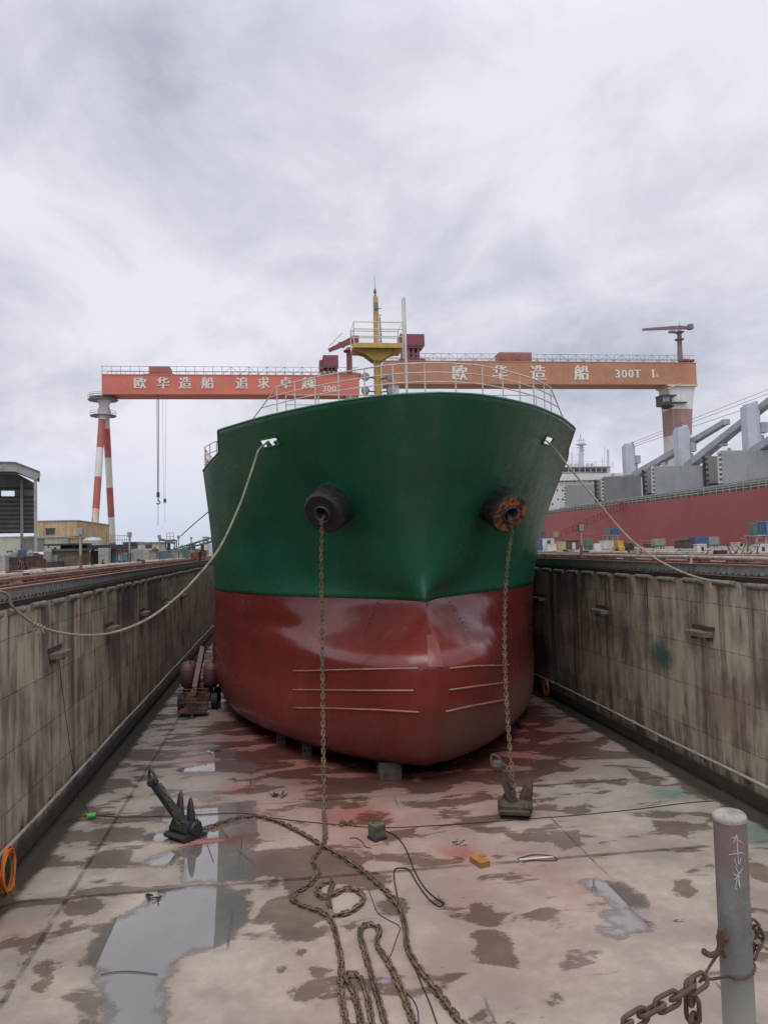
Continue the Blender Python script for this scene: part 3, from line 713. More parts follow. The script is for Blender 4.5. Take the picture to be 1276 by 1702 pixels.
def hull_paint(name, col, dark, rough, keelz=None, rustamt=.5):
    g = G(name); X, Y, Z = g.sep()
    n1 = g.noise(0.35, 5, 0.55); n2 = g.noise(2.5, 7, 0.65); n3 = g.noise(30, 4, .7)
    st = g.noise(2.6, 5, .65, vec=g.map((1, 1, .07)))
    c = g.mix(g.mr(n1, .32, .68), col, dark)
    c = g.mix(g.math('MULTIPLY', g.mr(n2, .5, .72), .25), c, tuple(x*.55 for x in col))
    c = g.mix(g.math('MULTIPLY', g.mr(st, .57, .75), .28), c, tuple(x*1.5+.02 for x in col))
    # weld seams of the shell plating
    br = g.n('ShaderNodeTexBrick'); g.put(br.inputs['Vector'], g.cmb(g.math('ADD', X, g.math('MULTIPLY', Y, .6)), Z))
    br.offset = .5
    for k, v in (('Scale', 1.0), ('Brick Width', 6.2), ('Row Height', 1.72), ('Mortar Size', .012), ('Mortar Smooth', .5)): br.inputs[k].default_value = v
    m = br.outputs['Fac']
    c = g.mix(g.math('MULTIPLY', m, .5), c, tuple(x*.5 for x in col))
    rs_ = g.noise(3.2, 5, .7, vec=g.map((1.6, 1.6, .05), (2, 5, 1)))
    c = g.mix(g.math('MULTIPLY', g.math('MULTIPLY', g.mr(rs_, .62, .70), g.mr(n2, .45, .6)), .45), c, (.055, .038, .022))
    sc_ = g.noise(1.4, 8, .72, vec=g.map((1, 1, 2.2), (7, 1, 3)))
    c = g.mix(g.math('MULTIPLY', g.mr(sc_, .64, .70), .35), c, tuple(min(1, x*2.0+.03) for x in col))
    rr = g.mr(n2, .3, .7, rough-.05, rough+.10)
    if keelz:                                     # rubbed, blotchy patches of older paint near the keel
        lowz = g.mr(g.math('ADD', Z, g.math('MULTIPLY', g.math('SUBTRACT', n2, .5), 2.6)), 3.0, 1.2)
        lowz = g.math('MULTIPLY', lowz, g.mr(X, -.6, 1.0, .15, 1.0))
        c = g.mix(g.math('MULTIPLY', lowz, .75), c, (.12, .072, .05))
        rr = g.math('ADD', rr, g.math('MULTIPLY', lowz, .3))
        ob = g.math('MULTIPLY', g.mr(g.noise(.8, 5, .6, vec=g.map((1, 1, 1.6), (4, 0, 2))), .60, .68), g.mr(Z, 3.9, 5.4))
        c = g.mix(g.math('MULTIPLY', ob, .6), c, (.23, .05, .035))
    # hungry-horse dents between the frames
    w = g.n('ShaderNodeTexWave'); g.put(w.inputs['Vector'], g.cmb(X, g.math('MULTIPLY', Z, .05))); w.inputs['Scale'].default_value = .42; w.inputs['Distortion'].default_value = 1.5; w.inputs['Detail'].default_value = 2
    h = g.math('ADD', g.math('MULTIPLY', n1, 2.6), g.math('ADD', g.math('MULTIPLY', w.outputs['Fac'], .35), g.math('MULTIPLY', g.noise(.9, 3, .5), .8)))
    nr = g.bump(h, .12, .12)
    nr = g.bump(g.math('ADD', g.math('MULTIPLY', m, .8), g.math('MULTIPLY', n3, .05)), .22, .012, nr)
    g.b.inputs['Coat Weight'].default_value = .0
    return g.out(c, rr, None, nr, None, 1.5)
M_hgreen = hull_paint('green_hull_paint', (.009, .083, .039), (.014, .102, .048), .29)
M_hred = hull_paint('red_bottom_paint', (.165, .024, .018), (.128, .019, .015), .21, keelz=True)

ship = thing('cargo_ship', 'green cargo ship with red bottom standing bow-on in the dry dock', 'ship', (SXC, 34, ZK))
# lower hull
vs, fs, rows = hull_part(ZK, ZW, 40); n = len(U)
b0 = len(vs)
vs += [(cx(ZK), v[1], ZK+.0) for v in rows[0]]
for i in range(n-1): fs.append((i+1, i, b0+i, b0+i+1))
mb = MB(); mb.add(vs, fs); lower = mb.build('lower_hull', M_hred, ship, smooth=True, angle=70)
# upper hull with the two mooring openings cut out of the bulwark
vs, fs, rows = hull_part(ZW, ZT, 40, True)
bvh_u = BVHTree.FromPolygons([Vector(v) for v in vs], fs)
vl, fl_, _ = hull_part(ZK, ZW, 40); bvh_l = BVHTree.FromPolygons([Vector(v) for v in vl], fl_)
def hit(px, py, bvh):
    loc, nrm, i, d = bvh.ray_cast(EYE, ray(px, py).normalized(), 200)
    if loc is None: return None, None
    if nrm.dot(ray(px, py)) > 0: nrm = -nrm
    return loc, nrm
def local_frame(px, py, bvh):
    p, nn = hit(px, py, bvh); t = Vector((0, 0, 1)).cross(nn).normalized(); v = nn.cross(t); return p, nn, t, v
CH = []
bm = bmesh.new(); bv = [bm.verts.new(v) for v in vs]
for f in fs: bm.faces.new([bv[i] for i in f])
for px, py, w, h in ((449, 735, 1.36, .44), (910, 732, 1.15, .46)):
    p, nn, t, v = local_frame(px, py, bvh_u); CH.append((p, nn, t, v, w, h))
    for ax, half in ((t, w/2), (-t, w/2), (v, h/2), (-v, h/2)):
        near = [f for f in bm.faces if (f.calc_center_median()-p).length < 1.6]
        geo = set(near)
        for f in near: geo.update(f.edges); geo.update(f.verts)
        bmesh.ops.bisect_plane(bm, geom=list(geo), plane_co=p+ax*half, plane_no=ax, dist=1e-5)
    kill = []
    for f in bm.faces:
        c = f.calc_center_median()-p
        if c.length < 1.3 and abs(c.dot(t)) < w/2-1e-4 and abs(c.dot(v)) < h/2-1e-4: kill.append(f)
    bmesh.ops.delete(bm, geom=kill, context='FACES')
bm.verts.index_update()
mb = MB(); mb.add([v.co.copy() for v in bm.verts], [tuple(v.index for v in f.verts) for f in bm.faces]); bm.free()
upper = mb.build('upper_hull', M_hgreen, ship, smooth=True, angle=70)
sm = upper.modifiers.new('plate', 'SOLIDIFY'); sm.thickness = 0.03; sm.offset = 0
# bright lip of overlapping paint along the water line, top edge of the bulwark
d, w = hull_row(ZW+.02, np.abs(U))
top = [Vector(v) for v in rows[-1]]
fc = [v for v, uu in zip(top, U) if abs(uu) < 1.05]
mb = MB(); mb.tube(fc, .055, 6); mb.build('bulwark_rail', M_hgreen, upper, smooth=True)
# deck, house far aft (hidden from the dock head)
dd, ww = hull_row(ZD-.1, np.abs(U))
mb = MB(); k = len(U); dv = [(SXC+(math.copysign(ww[i]-.03, U[i]) if U[i] else 0), dd[i]+.02, ZD-.1) for i in range(k)]
h = k//2
mb.add(dv, [(h-i, h-i-1, h+i+1, h+i) for i in range(1, h)] + [(h-1, h+1, h)])
mb.build('deck', paint('deck_red', (.16, .05, .04), .7, rust=.3), ship)
mb = MB(); mb.bbox((SXC, 112, 17.0), (13, 12, 5.4), .1); mb.bbox((SXC, 113, 20.4), (11, 9, 1.6), .1)
house = mb.build('deckhouse', M_white, ship)

# mooring openings: frame and rollers
for k, (p, nn, t, v, w, h) in enumerate(CH):
    q = [p+t*(a*w/2)+v*(b*h/2)+nn*.02 for a, b in ((-.86, -1), (.86, -1), (1, -.7), (1, .7), (.86, 1), (-.86, 1), (-1, .7), (-1, -.7))]
    mb = MB(); mb.tube(q, .055, 8, closed=True); fr = mb.build('mooring_chock', M_hgreen, ship, smooth=True)
    for a in ((-.34, .22) if k == 0 else (-.28,)):
        mb = MB(); mb.lathe([(.0, -.02), (.15, 0), (.12, .06), (.10, .14), (.14, .20), (.0, .22)], p+t*a*w*.8-v*(h/2+.02)-nn*.12, v, 12); mb.build('roller', M_dark, fr, smooth=True)

# hawse pipes with their heavy rounded bolsters
HAWSE = []
M_bol = paint('scraped_bolster', (.010, .022, .018), .62, var=.6, scale=2, rust=.5, rustcol=(.035, .02, .016), bump=.5)
M_bolface = paint('worn_bolster_face', (.016, .012, .011), .6, var=.6, scale=2.0, rust=.28, rustcol=(.16, .055, .02), bump=.6)
for k, (bx, by, fx, fy, r) in enumerate(((559, 833, 535.5, 855, .97), (823, 833, 848, 855, .97))):
    b, nn = hit(bx, by, bvh_u)
    out = (nn*Vector((1, 1, 0.1))).normalized()
    f = pt(fx, fy, D=(b-EYE).dot(cf)-1.05); ax = (f-b).normalized()
    base = b-ax*1.3; L = (f-base).length
    mb = MB(); mb.lathe([(r*1.17, 0), (r*1.14, L*.45), (r*1.11, L*.66)], base, ax, 40, 1, cap=False); mb.lathe([(r*1.11, L*.66), (r*1.07, L-.30), (r*1.05, L-.14), (r*1.0, L-.05), (r*.95, L-.015)], base, ax, 40, cap=False)
    hw = mb.build('hawse_bolster', [M_bol, M_hgreen], ship, smooth=True, angle=60)
    mb = MB(); mb.lathe([(r*.95, L-.015), (r*.86, L), (r*.64, L-.05), (r*.46, L-.07), (r*.44, L-.06)], base, ax, 40, cap=False); mb.build('bolster_face', M_bolface if k == 0 else paint('rusted_bolster_face', (.05, .022, .014), .75, var=.6, scale=1.6, rust=.55, rustcol=(.20, .075, .025), bump=.6), hw, smooth=True, angle=60)
    mb = MB(); mb.lathe([(r*.44, L-.1), (r*.445, L+.03), (r*.40, L+.07), (r*.34, L+.03), (r*.31, L-.1), (r*.29, L-1.1), (.01, L-1.1)], base, ax, 28, cap=False); mb.build('hawse_pipe', M_dark, hw, smooth=True, angle=60)
    HAWSE.append((f, ax))

# weld bars on the bow and rows of small marks
def hull_line(pts, bvh, lift=.02, k=14):
    out = []
    for (x0, y0), (x1, y1) in zip(pts, pts[1:]):
        for j in range(k):
            t = j/k; p, nn = hit(x0+(x1-x0)*t, y0+(y1-y0)*t, bvh)
            if p is not None: out.append(p+nn*lift)
    p, nn = hit(*pts[-1], bvh)
    if p is not None: out.append(p+nn*lift)
    return out
M_bar = paint('scuffed_bar', (.30, .13, .10), .5, var=.3, rust=.2)
for pts in (((488, 1116), (590, 1113), (694, 1111)), ((487, 1147), (600, 1148), (687, 1148)), ((489, 1177), (560, 1178), (630, 1180), (696, 1184)),
            ((746, 1111), (790, 1107), (846, 1106)), ((746, 1147), (790, 1141), (846, 1134)), ((740, 1183), (780, 1174), (842, 1163))):
    mb = MB(); mb.tube(hull_line(pts, bvh_l, .015), .045, 6); mb.build('guide_bar', M_bar, lower, smooth=True)
mb = MB()
for x0, y0, x1, y1, nn_ in ((743, 994, 782, 1058, 9), (627, 1004, 604, 1062, 9)):
    for i in range(nn_):
        p, nn = hit(x0+(x1-x0)*i/nn_, y0+(y1-y0)*i/nn_, bvh_l)
        if p: 
            t = Vector((0, 0, 1)).cross(nn).normalized(); mb.bar(p-t*.05+nn*.004, p+t*.05+nn*.004, .012, .12 if i % 3 else .2)
mb.build('draft_marks', paint('faded_dark_mark', (.10, .03, .027), .6), lower)
# stem bar welded over the nose
def patch(name, rows_, mat, lift, parent):
    """thin plate lying on the hull: rows of (row, left column, right column) in the photograph"""
    nx = 5; top_, bot_ = [], []
    for y, xa, xb in rows_:
        for k in range(nx):
            p, nn = hit(xa+(xb-xa)*k/(nx-1), y, bvh_l); top_.append(p+nn*lift); bot_.append(p-nn*.05)
    n = len(top_); m = len(rows_); fs = []
    for r_ in range(m-1):
        for k in range(nx-1): a = r_*nx+k; fs.append((a, a+1, a+nx+1, a+nx))
    rim = [k for k in range(nx)]+[r_*nx+nx-1 for r_ in range(1, m)]+[(m-1)*nx+k for k in range(nx-2, -1, -1)]+[r_*nx for r_ in range(m-2, 0, -1)]
    fs += [(a, b, b+n, a+n) for a, b in zip(rim, rim[1:]+rim[:1])]
    mb = MB(); mb.add(top_+bot_, fs); return mb.build(name, mat, parent, smooth=True, angle=30)
patch('stem_plate', [(1056, 709, 722), (1064, 709, 726), (1076, 710, 730), (1088, 710, 732), (1101, 711, 735), (1109, 711, 736)], paint('stem_plate_red', (.20, .042, .03), .4, var=.3, rust=.15), .035, lower)
patch('stem_bar', [(y, 711+.02*(y-1112)-7, 711+.02*(y-1112)+18) for y in range(1112, 1236, 8)], M_hred, .022, lower)

# railing round the forecastle, slanting stays at its ends
M_rail = paint('cream_rail_paint', (.52, .46, .40), .5, var=.2, rust=.25)
uu = np.linspace(-.37, .37, 61); d, w = hull_row(ZT, np.abs(uu))
edge = [Vector((SXC+math.copysign(w[i], uu[i]), d[i]+.03, ZT)) for i in range(61)]
edge = resample(edge, .16)
lo, hi = 0, len(edge)-1
def in_frame(a, b): return a
mb = MB(); N = len(edge)
for hgt in (.46, .84, 1.22): mb.tube([p+Vector((0, 0, hgt)) for p in edge], .026 if hgt < 1 else .032, 6)
k = 0
while k < N: 
    mb.tube([edge[k], edge[k]+Vector((0, 0, 1.22))], .03, 6); k += 8
mb.tube([edge[-1], edge[-1]+Vector((0, 0, 1.22))], .03, 6)
for e, sgn in ((edge[0], -1), (edge[-1], 1)):
    u2 = .37
    for hh in (1.22,):
        dd2, ww2 = hull_row(ZT, np.array([.50])); foot = Vector((SXC+sgn*ww2[0], dd2[0]+.03, ZT)); mb.tube([e+Vector((0, 0, hh)), foot], .03, 6)
    for hh in (.46, .84):
        q = (e+Vector((0, 0, 1.22))).lerp(foot, 1-hh/1.22); mb.tube([e+Vector((0, 0, hh)), q], .026, 6)
mb.build('forecastle_railing', M_rail, ship, smooth=True)
# second rail across the after end of the forecastle
mb = MB(); y = edge[0].y+1.0
for hgt in (.5, .95, 1.4): mb.tube([(SXC-6.0, y, ZT-.35+hgt), (SXC+6.0, y, ZT-.35+hgt)], .024, 6)
for x in np.arange(SXC-6.0, SXC+6.1, 1.5): mb.tube([(x, y, ZT-.25), (x, y, ZT+1.05)], .026, 6)
mb.build('break_railing', M_rail, ship, smooth=True)
# railing of the main deck, seen past the break on the left
mb = MB(); us = np.linspace(.55, 1.6, 60); d, w = hull_row(ZD, us)
e2 = [Vector((SXC-w[i]+.06, d[i], ZD)) for i in range(60)]
e2 = [p for p in e2 if p.y > 39.9]
for hgt in (.5, 1.0, 1.5): mb.tube([p+Vector((0, 0, hgt)) for p in e2], .026, 6)
for p in resample(e2, 1.3): mb.tube([p-Vector((0, 0, .1)), p+Vector((0, 0, 1.5))], .035, 6)
mb.build('side_railing', M_rail, ship, smooth=True)
p = pt(350, 770, D=43.6); mb = MB(); mb.bbox((SXC-BH+.16, 46.2, ZD+.42), (.10, .8, .85), .02); mb.build('fairlead_plate', paint('rusty_cream', (.36, .28, .19), .6, rust=.6), ship)

M_grey_lens = paint('lens_grey', (.34, .36, .38), .2, var=.2, dirt=.2)
# foremast with its working platform, flood lights, aerial
M_mast = paint('mast_yellow', (.47, .31, .075), .5, var=.2, rust=.25)
MD = 36.5; mp = lambda x, y, D=MD: pt(x, y, D=D)
mx, my = mp(628, 655).x, mp(628, 655).y
zt_ = mp(627, 491).z; zp = mp(628, 578).z
mb = MB(); mb.lathe([(.19, ZD-.1), (.17, zp), (.15, zp+.01), (.12, zt_)], (mx, my, 0), (0, 0, 1), 16)
mast = mb.build('foremast', M_mast, ship, smooth=True)
mb = MB(); pw, pd = 2.32, 1.5
mb.box((mx, my, zp+.02), (pw, pd, .10))
mb.box((mx, my-pd/2, zp-.05), (pw+.02, .05, .22)); mb.box((mx, my+pd/2, zp-.05), (pw+.02, .05, .22))
for s in (-1, 1):
    for yy in (-.32, .32): mb.prism([(0, 0), (s*pw/2, 0), (s*pw/2, -.14), (s*.62, -.30), (s*.2, -.62), (0, -.62)], (mx, my+yy, zp-.035), (1, 0, 0), (0, 0, 1), (0, .03, 0))
plat = mb.build('mast_platform', M_mast, mast)
mb = MB()
cs = [(mx-pw/2, my-pd/2), (mx+pw/2, my-pd/2), (mx+pw/2, my+pd/2), (mx-pw/2, my+pd/2)]
for hgt in (.38, .72, 1.05): mb.tube([(x, y, zp+hgt) for x, y in cs], .024, 6, closed=True)
for x, y in cs + [(mx, my-pd/2), (mx, my+pd/2)]: mb.tube([(x, y, zp), (x, y, zp+1.05)], .026, 6)
mb.build('platform_railing', M_rail, mast, smooth=True)
mb = MB()
for z in np.arange(zp+.3, zt_-.4, .32): mb.box((mx+.17, my-.1, z), (.18, .03, .03))
mb.tube([(mx+.2, my-.14, zp), (mx+.17, my-.12, zt_-1.0)], .03, 6); mb.bbox((mx, my-.16, zp+2.0), (.16, .2, .34), .03)
mb.build('mast_fittings', M_steel, mast)
mb = MB(); mb.lathe([(.06, 0), (.06, .1), (.03, .14), (.075, .2), (.075, .34), (.03, .4), (.02, .45), (.012, .5), (.008, 1.05)], (mx-.02, my, zt_), (0, 0, 1), 10)
mb.build('masthead_light', M_steel, mast, smooth=True)
for x, y in ((607, 626), (607, 649), (648, 627), (649, 649)):
    c = mp(x, y, MD-.4); mb = MB(); s = -1 if x < 628 else 1
    mb.lathe([(.06, -.16), (.15, -.10), (.19, .0), (.195, .06), (.17, .07)], c, (0, -1, -.25), 16)
    mb.bar(c+Vector((0, .06, 0)), (mx, my, c.z), .05, .05)
    mb.lathe([(.165, .0701), (.16, .078), (.001, .085)], c, (0, -1, -.25), 16, 1, cap=False); mb.build('flood_light', [M_dark, M_grey_lens], mast, smooth=True)
# tall vent pipe and flag staff at the bow
px_ = pt(676, 655, D=33.2); zt2 = pt(676, 493, D=33.2).z
mb = MB(); mb.tube([(px_.x, px_.y, ZT-.5), (px_.x, px_.y, zt2)], .055, 8); mb.tube([(px_.x-.10, px_.y+.02, ZT+2.0), (px_.x-.10, px_.y+.02, zt2-.1), (px_.x-.02, px_.y, zt2+.08)], .022, 6)
mb.lathe([(.10, 0), (.10, .5), (.06, .6)], (px_.x, px_.y, ZT-.3), (0, 0, 1), 10)
mb.build('jack_staff', M_white, ship, smooth=True)

# ------------------------------------------------------------------ keel blocks under the hull
M_block = paint('shaded_block_concrete', (.085, .07, .055), .85, var=.4, dirt=.6)  # block colour darkened to paint in the shade under the hull
def keel_block(label, x, y, w=.95, dpt=1.3):
    t = thing('keel_block', label, 'keel block', (x, y, 0), 0, 'keel blocks under the ship')
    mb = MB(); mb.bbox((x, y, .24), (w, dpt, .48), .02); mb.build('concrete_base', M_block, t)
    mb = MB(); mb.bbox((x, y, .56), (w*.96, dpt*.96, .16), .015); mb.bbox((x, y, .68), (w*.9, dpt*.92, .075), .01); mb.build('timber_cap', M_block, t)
    for s in (-1, 1): mb = MB(); mb.lathe([(.075, 0), (.075, .012), (.055, .014), (.05, -.02)], (x+s*w*.24, y-dpt/2-.0, .27), (0, -1, 0), 12); mb.build('lifting_eye', M_dark, t)
    return t
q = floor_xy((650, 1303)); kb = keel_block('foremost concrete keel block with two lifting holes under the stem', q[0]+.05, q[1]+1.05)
for px, py, lab in ((512, 1271, 'narrow keel block in the shade left of the hanging chain'), (467, 1250, 'farther narrow keel block at the left turn of the bilge'), (786, 1262, 'keel block in shadow under the right side of the bow'), (600, 1292, None), (560, 1286, None)):
    if lab:
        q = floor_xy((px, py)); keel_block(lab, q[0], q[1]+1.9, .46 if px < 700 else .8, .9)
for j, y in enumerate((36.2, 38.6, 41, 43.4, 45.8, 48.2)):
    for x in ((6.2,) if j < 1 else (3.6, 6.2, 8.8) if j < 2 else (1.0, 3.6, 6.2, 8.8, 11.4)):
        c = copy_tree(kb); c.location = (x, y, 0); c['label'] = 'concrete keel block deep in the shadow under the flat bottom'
# ------------------------------------------------------------------ anchors
def anchor(name_label, crown, shank_to, fluke_tips, mat, width=1.35, axis=None, sc=1.0):
    """stockless anchor: crown on the floor, shank leaning to shank_to, two flukes"""
    crown, top = Vector(crown), Vector(shank_to)
    t = thing('anchor', name_label, 'anchor', (crown.x, crown.y, 0))
    ax = Vector(axis).normalized()                      # crown axis (across)
    fd = sum((Vector(f) for f in fluke_tips), Vector())/len(fluke_tips)-crown; fd = (fd-ax*fd.dot(ax)).normalized()
    nn = ax.cross(fd).normalized()
    mb = MB()
    # crown: heavy tapered body with a flat palm plate
    prof = [(-.36, -.24), (.36, -.24), (.42, -.06), (.30, .20), (.12, .30), (-.12, .30), (-.30, .20), (-.42, -.06)]
    w = width
    mb.prism([(u*.9, v) for u, v in prof], crown-ax*w*.40, nn, fd, ax*w*.80)
    mb.lathe([(.20, -w*.52), (.25, -w*.47), (.25, w*.47), (.20, w*.52)], crown+fd*.02, ax, 16)
    mb.prism([(-.50, -.34), (.50, -.34), (.55, -.24), (.44, -.16), (-.44, -.16), (-.55, -.24)], crown-ax*w*.46, nn, fd, ax*w*.92)
    mb.build('crown', mat, t, smooth=True, angle=35)
    for f in fluke_tips:
        f = Vector(f); s = 1 if (f-crown).dot(ax) > 0 else -1
        base = crown+ax*s*w*.27+fd*.12; d = f-base
        mb = MB(); ring = []
        for u, hw, th, bend in ((0, .19, .17, 0), (.18, .18, .15, .05), (.45, .16, .115, .07), (.72, .125, .085, .05), (.9, .075, .055, .02), (1.0, .012, .02, 0)):
            c = base+d*u+nn*bend*.5
            ring.append([c+ax*(hw*sc*math.cos(2*math.pi*k/10))+nn*(th*sc*math.sin(2*math.pi*k/10)) for k in range(10)])
        vs = [v for r in ring for v in r]; fs = []
        for i in range(len(ring)-1):
            for k in range(10): l = (k+1) % 10; fs.append((i*10+k, i*10+l, (i+1)*10+l, (i+1)*10+k))
        fs.append(tuple(range(9, -1, -1))); fs.append(tuple(range(50, 60)))
        mb.add(vs, fs); mb.build('fluke', mat, t, smooth=True, angle=60)
    sd = (top-crown).normalized(); L = (top-crown).length; sx = ax
    mb = MB(); mb.bar(crown-sd*.15, crown+sd*L*.96, .25*sc, .34*sc, w1=.18*sc, h1=.24*sc, up=nn)
    mb.lathe([(.10*sc, -.12*sc), (.17*sc, -.11*sc), (.17*sc, .11*sc), (.10*sc, .12*sc)], top, ax, 14)
    sh = mb.build('shank', mat, t)
    # shackle
    up = Vector((0, 0, 1)); side = sd.cross(ax).normalized()
    if side.z < 0: side = -side
    mb = MB(); a = ax*.17
    mb.tube([top-a*1.25, top+a*1.25], .055, 8)
    loop = [top-a*1.05]+[top+sd*(.12+.26*math.sin(math.pi*k/8))-a*1.05*math.cos(math.pi*k/8)+side*(.10+.10*math.sin(math.pi*k/8)) for k in range(1, 8)]+[top+a*1.05]
    mb.tube(loop, .05, 8); mb.build('shackle', mat, sh, smooth=True)
    return t
M_anchA = paint('tarred_anchor', (.026, .027, .029), .5, var=.5, scale=2.5, rust=.12, bump=.4)
M_anchB = paint('muddy_anchor', (.06, .048, .032), .8, var=.6, scale=4, rust=.4, bump=.8)
def fxy(px, py, z=0.0): return pt(px, py, Z=z)
a0 = fxy(309, 1374, .35)
def atY(px, py, p, dy=0): return pt(px, py, Y=p.y+dy)
ancA = anchor('black anchor standing on its crown in a puddle, shank leaning left', a0, atY(254, 1301, a0, .25), [atY(301, 1313, a0, .45), atY(317, 1325, a0, -.1)], M_anchA, 1.15, axis=(.72, -.69, .0))
b0 = fxy(856, 1341, .32)
ancB = anchor('mud brown anchor on the floor to the right of the bow, chain hanging above it', b0, atY(827, 1274, b0, .1), [atY(881, 1294, b0, -.1), atY(852, 1304, b0, .6)], M_anchB, 1.2, axis=(.94, -.34, 0), sc=1.35)

# ------------------------------------------------------------------ chains
def chain(label, pts, d, mat=M_chain, group=None, stud=True, k=6, jit=.25, n=6, m=6, roll=.78):
    mb = MB(); add_chain(mb, smooth_path(pts, k), d, roll, jit, stud, n, m)
    o = mb.build('anchor_chain', mat, smooth=True, angle=60); return tag(o, label, 'chain', group)
CD = .052
f0, ax0 = HAWSE[0]; f1, ax1 = HAWSE[1]
end = fxy(539, 1392, .05)
p0 = f0-ax0*.35-Vector((0, 0, .16))
pts = [p0, f0+ax0*.08-Vector((0, 0, .28)), f0+ax0*.05-Vector((0, 0, .8))]
for py in (930, 1000, 1070, 1140, 1210, 1270, 1320, 1355, 1380):
    t = (py-868)/(1392-868); px = 533+6*t
    q = pts[2].y+(end.y-pts[2].y)*(t**2.2*.85+.15*t)*.93; pts.append(pt(px, py, Y=q))
pts = [p for p in pts if p.z > .08]
flo = [(540, 1394), (531, 1412), (520, 1430), (529, 1450), (514, 1470), (492, 1484), (484, 1493), (500, 1505), (535, 1517), (552, 1534), (560, 1562), (567, 1600), (566, 1642), (572, 1684), (584, 1730), (590, 1770)]
pts += [fxy(x, y, .055) for x, y in flo]
chain('rusty anchor chain hanging from the left hawse pipe down to the floor', pts, CD, k=5)
def cable_pts(lst, z=.055): return [fxy(x, y, z) for x, y in lst]
chain('thick muddy chain running from the black anchor across the floor', cable_pts([(333, 1379), (352, 1374), (380, 1364), (420, 1357), (460, 1366), (500, 1385), (530, 1403), (560, 1420), (600, 1446), (640, 1481), (663, 1508), (673, 1540), (676, 1572), (690, 1602), (720, 1640), (746, 1676), (772, 1708), (800, 1745)], .06), CD*1.12)
chain('short chain loop curled beside the hanging chain on the floor', cable_pts([(556, 1522), (580, 1516), (598, 1504), (604, 1490), (592, 1480), (572, 1478), (556, 1486), (540, 1492), (528, 1486), (527, 1476), (540, 1467), (553, 1466), (549, 1478), (546, 1492), (549, 1510)], .075), CD)
chain('muddy chain bent into a narrow hairpin on the floor', cable_pts([(648, 1735), (634, 1680), (618, 1625), (606, 1582), (598, 1552), (606, 1538), (622, 1538), (631, 1548), (626, 1570), (646, 1602), (664, 1640), (680, 1682), (700, 1735)]), CD*1.03)
chain('inner muddy chain bight near the bottom edge, left of the hairpin', cable_pts([(606, 1740), (600, 1700), (590, 1658), (578, 1630), (574, 1622), (588, 1619), (602, 1632), (611, 1662), (618, 1700), (626, 1740)], .06), CD)
c1 = ancB
pts = [f1-ax1*.3-Vector((0, 0, .1)), f1+ax1*.06-Vector((0, 0, .3)), f1+ax1*.06-Vector((0, 0, .9))]
e = b0+Vector((.02, .1, .25))
for t in (.12, .3, .5, .7, .85, .95, 1):
    q = pts[2].lerp(e, t); q.y = pts[2].y+(e.y-pts[2].y)*(t**1.6); pts.append(q)
chain('anchor chain hanging from the right hawse pipe to the brown anchor', pts, CD*.98, k=5)
# short chains left hanging along the anchor shanks
for lab, top, base, dx in (('short chain tail draped down the shank of the black anchor', atY(268, 1303, a0, .1), atY(300, 1378, a0, -.3), .3), ('short chain tail draped down the shank of the brown anchor', atY(836, 1268, b0, .2), atY(852, 1330, b0, -.3), .18)):
    mid = top.lerp(base, .45)+Vector((dx*.5, -.25, -.25)); chain(lab, [top, top.lerp(mid, .5)+Vector((.06, -.15, -.02)), mid, base], .035, M_chain_dark, k=5)

# ------------------------------------------------------------------ mooring ropes
def mooring(label, px, D0, D1, r=.047, knot=None, ext=None):
    n = len(px); L = [0]
    for a, b in zip(px, px[1:]): L.append(L[-1]+math.dist(a, b))
    P = [pt(x, y, D=D0+(D1-D0)*(l/L[-1])**.9-(.32 if i == 1 else .25 if 1 < i < 4 else 0)) for i, ((x, y), l) in enumerate(zip(px, L))]
    if ext: P = P+ext
    mb = MB(); add_rope(mb, smooth_path(P, 10), r)
    if knot is not None:
        k = P[knot]; dirv = (P[knot+1]-P[knot-1]).normalized(); a = dirv.orthogonal().normalized(); b = dirv.cross(a)
        for j in range(4):
            mb.tube([k+dirv*(j*.13-.2)+(a*math.cos(w)+b*math.sin(w))*(r*1.5)+dirv*.05*math.sin(w) for w in np.linspace(0, 2*math.pi, 12)[:-1]], r*.5, 6, closed=True)
        for j in range(9):
            dv = Vector((random.uniform(-1, 1), random.uniform(-1, 1), random.uniform(-1.2, .6))).normalized()
            mb.tube([k, k+dv*.16, k+dv*.26+Vector((0, 0, -.06))], .016, 4)
    return tag(mb.build('mooring_rope', M_rope, smooth=True), label, 'rope')
c0 = CH[0][0]; c1p = CH[1][0]
mooring('pale mooring rope sagging from the ship to the open shed quay', [(446, 733), (430, 748), (424, 765), (414, 795), (396, 845), (364, 912), (322, 965), (282, 1003), (238, 1033), (182, 1053), (122, 1055), (64, 1041), (22, 1010), (-4, 983)], (c0-EYE).dot(cf)+.12, 23.5, knot=11, ext=[Vector((-10.4, 22.0, 9.05)), Vector((-11.6, 20.5, 9.3))])
mooring('pale mooring rope running from the ship to the red ship quay', [(906, 731), (922, 746), (942, 772), (990, 830), (1040, 889), (1092, 930), (1150, 957), (1200, 968), (1232, 970), (1280, 964)], (c1p-EYE).dot(cf)+.1, 29.0, knot=8, ext=[Vector((18.6, 26.6, 9.05)), Vector((20.2, 25.0, 9.3))])
mb = MB(); add_rope(mb, [pt(346, 851, D=58), pt(330, 864, D=63), pt(300, 891, D=72)], .045, n=5)
tag(mb.build('mooring_rope', paint('dark_rope', (.12, .11, .11), .9)), 'thin dark rope slanting from the ship side to the far open shed quay', 'rope')
